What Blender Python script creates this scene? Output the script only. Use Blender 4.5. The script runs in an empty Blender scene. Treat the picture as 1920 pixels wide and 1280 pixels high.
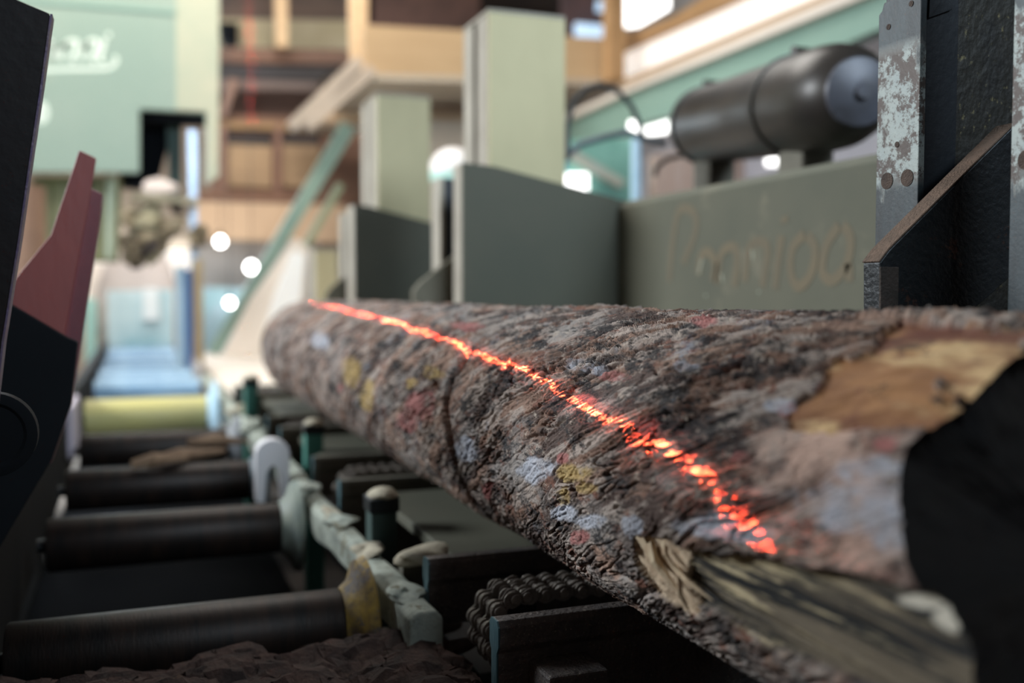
import bpy, bmesh, math, random
import numpy as np
from mathutils import Vector, Matrix

# ------------------------------------------------------------------ camera
F = 1867.0            # focal length in pixels of the 1920 px wide frame (35 mm lens)
H = 1.40              # eye height above the floor; all coordinates below are taken from the eye
scene = bpy.context.scene
def _basis():
    d = np.array([(250-960)/F, -(555-640)/F, -1.0])
    Y = d/np.linalg.norm(d)
    p = math.atan((640-555)/F); Z = np.array([0, math.cos(p), math.sin(p)])
    X = np.cross(Y, Z)
    return np.array([X, Y, Z])
RC = _basis()
cam_data = bpy.data.cameras.new('camera')
cam = bpy.data.objects.new('camera', cam_data)
scene.collection.objects.link(cam)
cam_data.sensor_width = 36; cam_data.lens = 35.0
cam_data.clip_start = 0.02; cam_data.clip_end = 200
cam_data.dof.use_dof = True
cam_data.dof.focus_distance = 1.29
cam_data.dof.aperture_fstop = 1.75
cam_data.dof.aperture_blades = 9
M4 = Matrix([list(RC[0])+[0], list(RC[1])+[0], list(RC[2])+[H], [0, 0, 0, 1]])
cam.matrix_world = M4
scene.camera = cam

scene.view_settings.view_transform = 'Standard'
scene.view_settings.look = 'None'
scene.view_settings.gamma = 1.0
scene.view_settings.exposure = 0.0
scene.view_settings.use_curve_mapping = False

# ------------------------------------------------------------------ world (overcast daylight outside)
world = bpy.data.worlds.new('world'); scene.world = world
world.use_nodes = True
wn = world.node_tree.nodes; wl = world.node_tree.links
bg = wn['Background']; bg.inputs['Color'].default_value = (0.80, 0.90, 1.0, 1); bg.inputs['Strength'].default_value = 1.0

# ------------------------------------------------------------------ daylight through the openings of the hall, and added fill lamps
def area(name, loc, target, sx, sy, power, col, spread=180):
    l = bpy.data.lights.new(name, 'AREA'); l.shape = 'RECTANGLE'; l.size = sx; l.size_y = sy
    l.energy = power; l.color = col; l.spread = math.radians(spread)
    o = bpy.data.objects.new(name, l); scene.collection.objects.link(o)
    o.location = (loc[0], loc[1], loc[2]+H)
    d = Vector((target[0]-loc[0], target[1]-loc[1], target[2]-loc[2]))
    o.rotation_euler = d.to_track_quat('-Z', 'Y').to_euler()
    return o
area('daylight_left_opening', (-4.6, 4.8, 2.3), (0.6, 2.2, -0.2), 2.8, 1.3, 520, (0.92, 0.97, 1.0))
area('daylight_roof_light', (1.2, 5.6, 3.9), (0.9, 3.2, -0.2), 3.0, 2.0, 130, (1.0, 0.96, 0.90))
area('added_rear_fill', (0.0, 6.4, 4.0), (0.4, 11, 0.5), 5.0, 2.0, 250, (1.0, 0.91, 0.80))  # added fill lamp for the camera-facing background, no roof light there
area('added_front_fill', (1.9, -2.1, 2.6), (1.2, 5.0, 0.4), 2.2, 1.2, 42, (0.76, 0.90, 1.0), 62)  # added fill from behind the camera for the camera-facing steel, no opening
area('added_back_fill', (0.2, 9.0, 4.0), (-0.2, 12, -0.6), 3.5, 1.5, 190, (1.0, 0.97, 0.95))  # extra fill lamp added to lift the dim far end
area('daylight_far_door', (-0.6, 14.5, 1.5), (0.1, 6, -0.6), 3.0, 2.5, 360, (0.80, 0.92, 1.0))

# the log-positioning laser above the carriage: a lamp whose slit throws one thin line down on the log
def slit_laser(name, loc, dxdy, half, strength, col, tilt=0.0, pitch=0.0, cone=150):
    l = bpy.data.lights.new(name, 'SPOT'); l.shadow_soft_size = 0.0; l.spot_size = math.radians(cone); l.spot_blend = 0
    l.energy = 1.0; l.color = (1, 1, 1)
    l.use_nodes = True
    nt = l.node_tree; nt.nodes.clear()
    out = nt.nodes.new('ShaderNodeOutputLight'); em = nt.nodes.new('ShaderNodeEmission')
    tc = nt.nodes.new('ShaderNodeTexCoord'); sp = nt.nodes.new('ShaderNodeSeparateXYZ')
    nt.links.new(tc.outputs['Normal'], sp.inputs[0])
    def m(op, a, b=None):
        n = nt.nodes.new('ShaderNodeMath'); n.operation = op
        for i, v in enumerate((a, b)):
            if v is None: continue
            if isinstance(v, (int, float)): n.inputs[i].default_value = v
            else: nt.links.new(v, n.inputs[i])
        return n.outputs[0]
    t = m('ABSOLUTE', m('DIVIDE', sp.outputs['X'], sp.outputs['Z']))
    core = m('LESS_THAN', t, half)
    wing = m('MULTIPLY', m('POWER', 2.718, m('MULTIPLY', m('POWER', m('DIVIDE', t, half*3.2), 2.0), -1.0)), 0.035)
    s = m('MULTIPLY', m('ADD', core, wing), strength)
    em.inputs['Color'].default_value = (*col, 1)
    nt.links.new(s, em.inputs['Strength']); nt.links.new(em.outputs[0], out.inputs[0])
    o = bpy.data.objects.new(name, l); scene.collection.objects.link(o)
    # local -Z down, local Y along the line
    a = math.atan2(dxdy, 1.0)
    o.rotation_euler = (Matrix.Rotation(-a, 3, 'Z') @ Matrix.Rotation(pitch, 3, 'X') @ Matrix.Rotation(tilt, 3, 'Y')).to_euler()
    o.location = (loc[0], loc[1], loc[2]+H)
    return o
slit_laser('line_laser', (0.4597+0.0471*2.2-.05, 2.2, 2.6), 0.0471, 0.0008, 46000, (1.0, 0.088, 0.032), tilt=-math.atan(.05/2.72))
slit_laser('line_laser', (1.0, 8.3, 1.7), 0.085, 0.010, 900, (1.0, 0.05, 0.04), pitch=math.radians(112), cone=36)

# ------------------------------------------------------------------ helpers
def ray(px, py):
    return RC @ np.array([(px-960)/F, -(py-640)/F, -1.0])
def at(px, py, x=None, y=None, z=None):
    d = ray(px, py)
    s = x/d[0] if x is not None else y/d[1] if y is not None else z/d[2]
    return d*s

class MB:
    """collects shapes (eye coordinates) into one mesh"""
    def __init__(s): s.bm = bmesh.new()
    def box(s, x0, x1, y0, y1, z0, z1):
        v = [s.bm.verts.new((x, y, z)) for x in (x0, x1) for y in (y0, y1) for z in (z0, z1)]
        for q in ((0, 1, 3, 2), (4, 6, 7, 5), (0, 4, 5, 1), (2, 3, 7, 6), (0, 2, 6, 4), (1, 5, 7, 3)):
            s.bm.faces.new([v[i] for i in q])
        return s
    def prism(s, pts, d):
        """polygon of 3D points extruded by the vector d"""
        a = [s.bm.verts.new(p) for p in pts]; b = [s.bm.verts.new(tuple(np.array(p)+np.array(d))) for p in pts]
        n = len(pts)
        s.bm.faces.new(a); s.bm.faces.new(b[::-1])
        for i in range(n): s.bm.faces.new((a[i], b[i], b[(i+1) % n], a[(i+1) % n]))
        return s
    def tube(s, path, r, n=12, cap=True):
        path = [np.array(p, float) for p in path]; rs = r if hasattr(r, '__len__') else [r]*len(path)
        rings = []; prev = None
        for i, p in enumerate(path):
            t = path[min(i+1, len(path)-1)]-path[max(i-1, 0)]; t /= np.linalg.norm(t)
            if prev is None:
                a = np.array([0, 0, 1.0]) if abs(t[2]) < .9 else np.array([1.0, 0, 0])
                u = np.cross(t, a)
            else: u = prev-t*prev.dot(t)
            u /= np.linalg.norm(u); prev = u; w = np.cross(t, u)
            rings.append([s.bm.verts.new(p+rs[i]*(math.cos(k*2*math.pi/n)*u+math.sin(k*2*math.pi/n)*w)) for k in range(n)])
        for a, b in zip(rings, rings[1:]):
            for k in range(n): s.bm.faces.new((a[k], a[(k+1) % n], b[(k+1) % n], b[k]))
        if cap: s.bm.faces.new(rings[0][::-1]); s.bm.faces.new(rings[-1])
        return s
    def lathe(s, c, axis, prof, n=32):
        """prof: list of (distance along axis, radius)"""
        c = np.array(c, float); ax = np.array(axis, float); ax /= np.linalg.norm(ax)
        a = np.array([0, 0, 1.0]) if abs(ax[2]) < .9 else np.array([1.0, 0, 0])
        u = np.cross(ax, a); u /= np.linalg.norm(u); w = np.cross(ax, u)
        rings = []
        for h, r in prof:
            if r < 1e-5: rings.append([s.bm.verts.new(c+ax*h)])
            else: rings.append([s.bm.verts.new(c+ax*h+r*(math.cos(k*2*math.pi/n)*u+math.sin(k*2*math.pi/n)*w)) for k in range(n)])
        for a, b in zip(rings, rings[1:]):
            if len(a) == 1 and len(b) == 1: continue
            for k in range(n):
                k2 = (k+1) % n
                if len(a) == 1: s.bm.faces.new((a[0], b[k2], b[k]))
                elif len(b) == 1: s.bm.faces.new((a[k], a[k2], b[0]))
                else: s.bm.faces.new((a[k], a[k2], b[k2], b[k]))
        if len(rings[0]) > 1: s.bm.faces.new(rings[0][::-1])
        if len(rings[-1]) > 1: s.bm.faces.new(rings[-1])
        return s
    def blob(s, c, r, seed=0, amp=.25, sub=3, flat=(1, 1, 1)):
        rnd = random.Random(seed)
        ret = bmesh.ops.create_icosphere(s.bm, subdivisions=sub, radius=1.0)
        ph = [(rnd.uniform(-4, 4), rnd.uniform(-4, 4), rnd.uniform(-4, 4), rnd.uniform(0, 6)) for _ in range(7)]
        for v in ret['verts']:
            k = 1+amp*sum(math.sin(v.co.x*a+v.co.y*b+v.co.z*cc+d) for a, b, cc, d in ph)/3.0
            v.co = Vector((c[0]+v.co.x*k*r*flat[0], c[1]+v.co.y*k*r*flat[1], c[2]+v.co.z*k*r*flat[2]))
        return s
    def build(s, name, mat, parent=None, bevel=0.0, smooth=False, seg=2):
        bmesh.ops.remove_doubles(s.bm, verts=s.bm.verts, dist=1e-6)
        bmesh.ops.recalc_face_normals(s.bm, faces=s.bm.faces)
        me = bpy.data.meshes.new(name); 
        o = bpy.data.objects.new(name, me); scene.collection.objects.link(o)
        if parent is not None:
            org = origin_of(parent)
            o.parent = parent
        else:
            cs = np.array([v.co[:] for v in s.bm.verts]); mn = cs.min(0); mx = cs.max(0)
            org = np.array([(mn[0]+mx[0])/2, (mn[1]+mx[1])/2, mn[2]+H])
            o.location = org
        for v in s.bm.verts: v.co = Vector((v.co.x-org[0], v.co.y-org[1], v.co.z+H-org[2]))
        if smooth:
            for f in s.bm.faces: f.smooth = True
        s.bm.to_mesh(me); s.bm.free()
        me.materials.append(mat)
        if smooth:
            try: me.set_sharp_from_angle(angle=math.radians(38))
            except Exception: pass
        if bevel > 0:
            b = o.modifiers.new('bevel', 'BEVEL'); b.width = bevel; b.segments = seg; b.limit_method = 'ANGLE'
        return o
def origin_of(o):
    p = np.array(o.location)
    while o.parent: o = o.parent; p = p+np.array(o.location)
    return p
def tag(o, label, cat, group=None):
    o['label'] = label; o['category'] = cat
    if group: o['group'] = group
    return o
def thing(name, label, cat, loc, group=None):
    o = bpy.data.objects.new(name, None); scene.collection.objects.link(o)
    o.location = (loc[0], loc[1], loc[2]+H); o.empty_display_size = .1
    return tag(o, label, cat, group)
def struct(o):
    o['kind'] = 'structure'; return o
def pp(pix, plane, val, depth_vec):
    """prism from a pixel outline standing in the plane x|y|z = val"""
    return [tuple(at(px, py, **{plane: val})) for px, py in pix], depth_vec
def pane(pix, plane, val, d):
    return MB().prism([tuple(at(px, py, **{plane: val})) for px, py in pix], d)

def child(pix, plane, val, d, name, m, parent):
    return MB().prism([tuple(at(a, b, **{plane: val})) for a, b in pix], d).build(name, m, parent, .004)

# ------------------------------------------------------------------ materials
MATS = {}
def mat(name, c1, c2=None, scale=4.0, rough=.7, metal=0.0, bump=0.0, bscale=None, stretch=(1, 1, 1), c3=None, s3=20, t3=.6, detail=5, pos=(0.35, 0.65), emit=None, spec=.4):
    m = bpy.data.materials.new(name); m.use_nodes = True
    nt = m.node_tree; N = nt.nodes; L = nt.links
    b = N['Principled BSDF']; b.inputs['Roughness'].default_value = rough; b.inputs['Metallic'].default_value = metal
    b.inputs['Specular IOR Level'].default_value = spec
    tc = N.new('ShaderNodeTexCoord'); mp = N.new('ShaderNodeMapping'); mp.inputs['Scale'].default_value = stretch
    L.new(tc.outputs['Object'], mp.inputs[0])
    if c2 is None: c2 = tuple(v*.75 for v in c1)
    no = N.new('ShaderNodeTexNoise'); no.inputs['Scale'].default_value = scale; no.inputs['Detail'].default_value = detail
    no.inputs['Roughness'].default_value = .62
    L.new(mp.outputs[0], no.inputs['Vector'])
    r = N.new('ShaderNodeValToRGB'); r.color_ramp.elements[0].position = pos[0]; r.color_ramp.elements[1].position = pos[1]
    r.color_ramp.elements[0].color = (*c1, 1); r.color_ramp.elements[1].color = (*c2, 1)
    L.new(no.outputs['Fac'], r.inputs[0])
    col = r.outputs[0]
    if c3 is not None:
        n3 = N.new('ShaderNodeTexNoise'); n3.inputs['Scale'].default_value = s3; n3.inputs['Detail'].default_value = 6; n3.inputs['Roughness'].default_value = .7
        L.new(mp.outputs[0], n3.inputs['Vector'])
        r3 = N.new('ShaderNodeValToRGB'); r3.color_ramp.elements[0].position = t3; r3.color_ramp.elements[1].position = min(1, t3+.06)
        L.new(n3.outputs['Fac'], r3.inputs[0])
        mx = N.new('ShaderNodeMixRGB'); L.new(r3.outputs[0], mx.inputs[0]); L.new(col, mx.inputs[1]); mx.inputs[2].default_value = (*c3, 1)
        col = mx.outputs[0]
    L.new(col, b.inputs['Base Color'])
    if bump > 0:
        nb = N.new('ShaderNodeTexNoise'); nb.inputs['Scale'].default_value = bscale or scale*8; nb.inputs['Detail'].default_value = 6
        L.new(mp.outputs[0], nb.inputs['Vector'])
        bp = N.new('ShaderNodeBump'); bp.inputs['Strength'].default_value = bump; bp.inputs['Distance'].default_value = .004
        L.new(nb.outputs['Fac'], bp.inputs['Height']); L.new(bp.outputs[0], b.inputs['Normal'])
    if emit:
        b.inputs['Emission Color'].default_value = (*emit[0], 1); b.inputs['Emission Strength'].default_value = emit[1]
    MATS[name] = m
    return m
olive = mat('dusty_olive_steel', (.105, .110, .082), (.140, .138, .100), 1.6, .75, .0, .15, 60, c3=(.175, .165, .120), s3=3, t3=.58)
olive_dark = mat('grey_green_steel', (.078, .082, .062), (.094, .092, .068), 2.0, .65, .1, .1, 60)
olive_light = mat('pale_khaki_steel', (.60, .54, .34), (.50, .45, .28), 2.2, .75, 0, .15, 50, stretch=(1, 1, .5))
edge_dust = mat('dusty_flange_steel', (.42, .39, .33), (.34, .31, .26), 5, .8, 0, .1)
chalk = mat('faded_marker', (.185, .155, .105), (.16, .14, .10), 6, .9)
teal = mat('teal_paint', (.20, .325, .275), (.235, .36, .305), 1.2, .5, .0, .05)
teal_dark = mat('dark_teal_paint', (.030, .060, .056), (.044, .075, .07), 6, .6, .1, .1)
mint = mat('mint_machine_paint', (.235, .315, .265), (.275, .345, .29), .9, .45, 0, .03, c3=(.31, .36, .30), s3=1.4, t3=.62)
mint_dust = mat('dusty_beige_panel', (.46, .45, .34), (.36, .40, .31), 1.5, .8, 0, .05)
white_paint = mat('white_lettering', (.66, .74, .66), (.60, .70, .62), 3, .6)
tan = mat('pale_pine_wood', (.62, .44, .26), (.55, .38, .22), 3, .7, 0, .1, stretch=(.4, 3, 3))
tan_pale = mat('dusty_pine_wood', (.62, .54, .44), (.54, .46, .37), 2, .8, 0, .1)
orange_wood = mat('orange_glulam_wood', (.52, .32, .16), (.44, .26, .12), 2.4, .65, 0, .05)
brown = mat('old_brown_boards', (.21, .115, .075), (.145, .08, .055), 2.0, .8, 0, .1, stretch=(1, 1, 4))
brown_mid = mat('weathered_brown_boards', (.40, .27, .155), (.30, .20, .12), 1.5, .8, 0, .1, stretch=(.5, 1, 4))
brown_dark = mat('dark_roof_timber', (.055, .040, .036), (.035, .030, .030), 2, .8)
khaki_board = mat('khaki_insulation_board', (.34, .30, .19), (.42, .37, .26), 2, .85)
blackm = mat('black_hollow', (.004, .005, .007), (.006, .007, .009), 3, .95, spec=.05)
steel_dark = mat('dark_oily_steel', (.012, .015, .018), (.024, .027, .030), 14, .42, .5, .4, 120, c3=(.075, .035, .025), s3=18, t3=.60)
steel_speck = mat('dusty_dark_steel', (.085, .08, .082), (.14, .12, .112), 30, .5, .2, 1.0, 140, c3=(.34, .30, .25), s3=260, t3=.60)
steel_edge = mat('worn_cut_edge', (.16, .27, .31), (.08, .16, .19), 30, .42, .5, .5, 120, stretch=(1, 1, .3))
rail_dust = mat('dusty_olive_rail', (.12, .115, .095), (.17, .16, .13), 10, .7, .2, .3, 80)
chainm = mat('greasy_chain_steel', (.20, .18, .165), (.32, .29, .26), 60, .35, .35, .4, 200, c3=(.12, .055, .04), s3=50, t3=.60)
worn = None
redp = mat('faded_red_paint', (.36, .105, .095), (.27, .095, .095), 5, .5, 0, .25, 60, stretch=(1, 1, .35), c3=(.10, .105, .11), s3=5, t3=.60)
redp_shaded = mat('shade_dark_red_paint', (.010, .006, .007), (.006, .005, .007), 8, .6, .0, .25, 50, c3=(.05, .045, .05), s3=70, t3=.70)  # red paint darkened to near-black for the shade on the near arm
purple_edge = mat('violet_lit_edge', (.16, .12, .24), (.22, .17, .20), 25, .45, .2, .4)  # brighter colour for the lit side of the near arm
tankm = mat('dusty_black_tank_paint', (.034, .028, .024), (.020, .019, .019), 3, .40, .1, .06)
tankband = mat('black_clamp_steel', (.03, .028, .026), (.05, .045, .04), 12, .5, .3)
tankcap = mat('worn_grey_tank_end', (.085, .09, .115), (.05, .05, .06), 8, .45, .2)
blackrub = mat('black_hydraulic_hose', (.010, .016, .018), (.014, .02, .022), 20, .45)
roller_s = mat('rusty_roller_steel', (.026, .015, .011), (.008, .007, .007), 9, .5, .35, .15, 60, stretch=(5, 1, 1))
yellow = mat('worn_yellow_paint', (.42, .27, .045), (.10, .07, .05), 24, .55, 0, .4, 90, c3=(.12, .10, .09), s3=30, t3=.56)
yellow_r = mat('yellow_roller_paint', (.58, .52, .20), (.50, .46, .22), 9, .5, 0, .1, stretch=(.3, 1, 1))
whitebar = mat('chalky_white_paint', (.50, .55, .48), (.24, .27, .24), 14, .8, 0, .6, c3=(.16, .15, .10), s3=22, t3=.55)
dustcap = mat('sawdust_crust', (.50, .46, .36), (.40, .36, .28), 25, .95, 0, .6, 120)
tealpost = mat('teal_post_paint', (.05, .20, .165), (.07, .24, .20), 8, .55)
darkbody = mat('dark_machine_housing', (.003, .005, .008), (.005, .007, .010), 5, .9, .1, .1)
frame_brown = mat('dim_brown_frame', (.016, .014, .013), (.012, .012, .012), 4, .8, spec=.1)
deckm = mat('sawdust_covered_deck', (.76, .68, .58), (.66, .60, .54), 3, .9, 0, .2)
bluer = mat('blue_grey_roller', (.16, .28, .42), (.30, .44, .56), 6, .35, .3, 0, stretch=(.4, 1, 1))
bluep = mat('bright_blue_paint', (.06, .15, .42), (.09, .20, .48), 4, .4)
paleblue = mat('pale_blue_paint', (.50, .66, .78), (.40, .60, .74), 3, .6)
aqua = mat('aqua_paint', (.30, .50, .56), (.66, .78, .80), 1.6, .5)
pinkish = mat('pale_sawdust_heap', (.62, .54, .50), (.54, .47, .44), 4, .9)
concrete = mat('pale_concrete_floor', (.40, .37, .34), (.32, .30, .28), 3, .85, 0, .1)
concrete_dark = mat('dark_near_floor', (.040, .032, .028), (.022, .019, .018), 6, .9, 0, .5)  # near floor in a much darker tone than the far floor
wallm = mat('hall_wall_boards', (.42, .34, .27), (.34, .27, .21), 2, .85)
greyw = mat('pale_grey_cladding', (.46, .43, .41), (.40, .38, .37), 2, .8)
glow = mat('sunlit_window_pane', (.9, .9, .9), (.85, .9, .95), 2, .5, emit=((1.0, .98, .95), 3.0))
glow_soft = mat('sunlit_translucent_sheet', (.9, .85, .8), (.9, .88, .85), .8, .5, emit=((1.0, .93, .86), .62))
glow_blue = mat('bluish_window_pane', (.5, .7, .9), (.8, .9, 1), 6, .5, emit=((.45, .70, 1.0), .75))
lampglow = mat('glowing_lamp_globe', (1, 1, 1), (1, 1, 1), 2, .5, emit=((1, .99, .96), 14.0))
blademat = mat('polished_saw_steel', (.34, .40, .48), (.26, .33, .42), 5, .3, .6)
clutter_m = mat('sawdust_caked_guide', (.13, .10, .065), (.30, .25, .17), 9, .9, 0, .8, 30, c3=(.02, .02, .02), s3=6, t3=.56)
barkdeb = mat('dark_bark_chips', (.075, .042, .034), (.030, .020, .018), 25, .9, 0, .9, 120, c3=(.09, .055, .04), s3=40, t3=.60)
barkchip = mat('grey_bark_chunk', (.11, .085, .07), (.06, .042, .034), 30, .85, 0, .8, 120, c3=(.30, .28, .25), s3=45, t3=.60)

def worn_mat(name, z_lo, z_hi):
    """scraped wear plate: pale paint left in a band, rust speckle, oily dark steel elsewhere"""
    m = bpy.data.materials.new(name); m.use_nodes = True; nt = m.node_tree; N = nt.nodes; L = nt.links
    b = N['Principled BSDF']; b.inputs['Roughness'].default_value = .5; b.inputs['Metallic'].default_value = .15
    tc = N.new('ShaderNodeTexCoord')
    def noise(sc, st=(1, 1, 1), det=8, rg=.7):
        mp = N.new('ShaderNodeMapping'); mp.inputs['Scale'].default_value = st; L.new(tc.outputs['Object'], mp.inputs[0])
        n = N.new('ShaderNodeTexNoise'); n.inputs['Scale'].default_value = sc; n.inputs['Detail'].default_value = det; n.inputs['Roughness'].default_value = rg
        L.new(mp.outputs[0], n.inputs['Vector']); return n.outputs['Fac']
    def ramp(f, a, bb):
        r = N.new('ShaderNodeMapRange'); r.inputs['From Min'].default_value = a; r.inputs['From Max'].default_value = bb; L.new(f, r.inputs['Value']); return r.outputs[0]
    def mix(f, c1, c2):
        x = N.new('ShaderNodeMixRGB'); L.new(f, x.inputs[0])
        for i, c in ((1, c1), (2, c2)):
            if isinstance(c, tuple): x.inputs[i].default_value = (*c, 1)
            else: L.new(c, x.inputs[i])
        return x.outputs[0]
    def math_(op, a, bb):
        n = N.new('ShaderNodeMath'); n.operation = op
        for i, v in enumerate((a, bb)):
            if isinstance(v, (int, float)): n.inputs[i].default_value = v
            else: L.new(v, n.inputs[i])
        n.use_clamp = (op == 'MULTIPLY'); return n.outputs[0]
    sp = N.new('ShaderNodeSeparateXYZ'); L.new(tc.outputs['Object'], sp.inputs[0])
    zz = math_('ADD', sp.outputs['Z'], math_('MULTIPLY', math_('SUBTRACT', noise(18, (1, 1, .4)), .5), .25))
    band = math_('MULTIPLY', ramp(zz, z_lo, z_lo+.02), ramp(zz, z_hi, z_hi-.02))
    c = mix(ramp(noise(9, (1, 1, .25)), .40, .62), (.006, .010, .014), (.028, .046, .056))
    c = mix(band, c, mix(noise(30), (.20, .26, .28), (.33, .36, .33)))
    rustm = math_('MULTIPLY', ramp(noise(26, (1, 1, 1), 10, .8), .475, .52), band)
    c = mix(rustm, c, (.045, .028, .022))
    spk = math_('MULTIPLY', ramp(noise(210), .60, .66), .9)
    c = mix(spk, c, (.05, .035, .03))
    L.new(c, b.inputs['Base Color'])
    bp = N.new('ShaderNodeBump'); bp.inputs['Strength'].default_value = .3; bp.inputs['Distance'].default_value = .002
    L.new(noise(120), bp.inputs['Height']); L.new(bp.outputs[0], b.inputs['Normal'])
    return m

# ------------------------------------------------------------------ numpy gradient noise
_rs = np.random.RandomState(7)
_perm = _rs.permutation(256); _perm = np.concatenate([_perm, _perm, _perm])
_g = _rs.normal(size=(256, 3)); _g /= np.linalg.norm(_g, axis=1)[:, None]; _g = _g.astype(np.float32)
def pnoise(x, y, z):
    x = x.astype(np.float32); y = y.astype(np.float32); z = z.astype(np.float32)
    xi = np.floor(x).astype(np.int32); yi = np.floor(y).astype(np.int32); zi = np.floor(z).astype(np.int32)
    xf = x-xi; yf = y-yi; zf = z-zi; xi &= 255; yi &= 255; zi &= 255
    u = xf**3*(xf*(xf*6-15)+10); v = yf**3*(yf*(yf*6-15)+10); w = zf**3*(zf*(zf*6-15)+10)
    out = 0
    for dx in (0, 1):
        for dy in (0, 1):
            for dz in (0, 1):
                g = _g[_perm[_perm[_perm[xi+dx]+yi+dy]+zi+dz]]
                d = g[..., 0]*(xf-dx)+g[..., 1]*(yf-dy)+g[..., 2]*(zf-dz)
                out = out+d*(u if dx else 1-u)*(v if dy else 1-v)*(w if dz else 1-w)
    return out*1.5
def fbm(x, y, z, o=4, g=.5, l=2.03):
    s = 0; a = 1; t = 0
    for i in range(o):
        s = s+a*pnoise(x+i*17.3, y+i*5.1, z-i*9.7); t += a; a *= g; x = x*l; y = y*l; z = z*l
    return s/t*1.6
def terrace(n, k, soft=.35):
    q = n*k; f = np.floor(q); r = q-f
    s = np.clip((r-(1-soft))/soft, 0, 1); s = s*s*(3-2*s)
    return (f+s+ .25*r)/k

# ------------------------------------------------------------------ the log
LX, LZ, LR = 0.694, -0.221, 0.2
def log_hit(px, py):
    d = ray(px, py); a = d[0]**2+d[2]**2; b = -2*(d[0]*LX+d[2]*LZ); c = LX**2+LZ**2-LR**2
    D = b*b-4*a*c
    if D < 0: s = -b/2/a
    else: s = (-b-math.sqrt(D))/2/a
    P = s*d; th = math.degrees(math.atan2(P[2]-LZ, P[0]-LX))
    return (th % 360, P[1])
def inside(poly, T, Y):
    r = np.zeros(T.shape, bool); n = len(poly)
    for i in range(n):
        x1, y1 = poly[i]; x2, y2 = poly[(i+1) % n]
        c = ((y1 > Y) != (y2 > Y)); 
        xx = (x2-x1)*(Y-y1)/(y2-y1+1e-12)+x1
        r ^= c & (T < xx)
    return r
def soft_poly(pix, T, Y, nx, amt):
    poly = [log_hit(*p) for p in pix]
    return inside(poly, T+nx*amt*57/LR*.2, Y+nx*amt).astype(np.float32)

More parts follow.
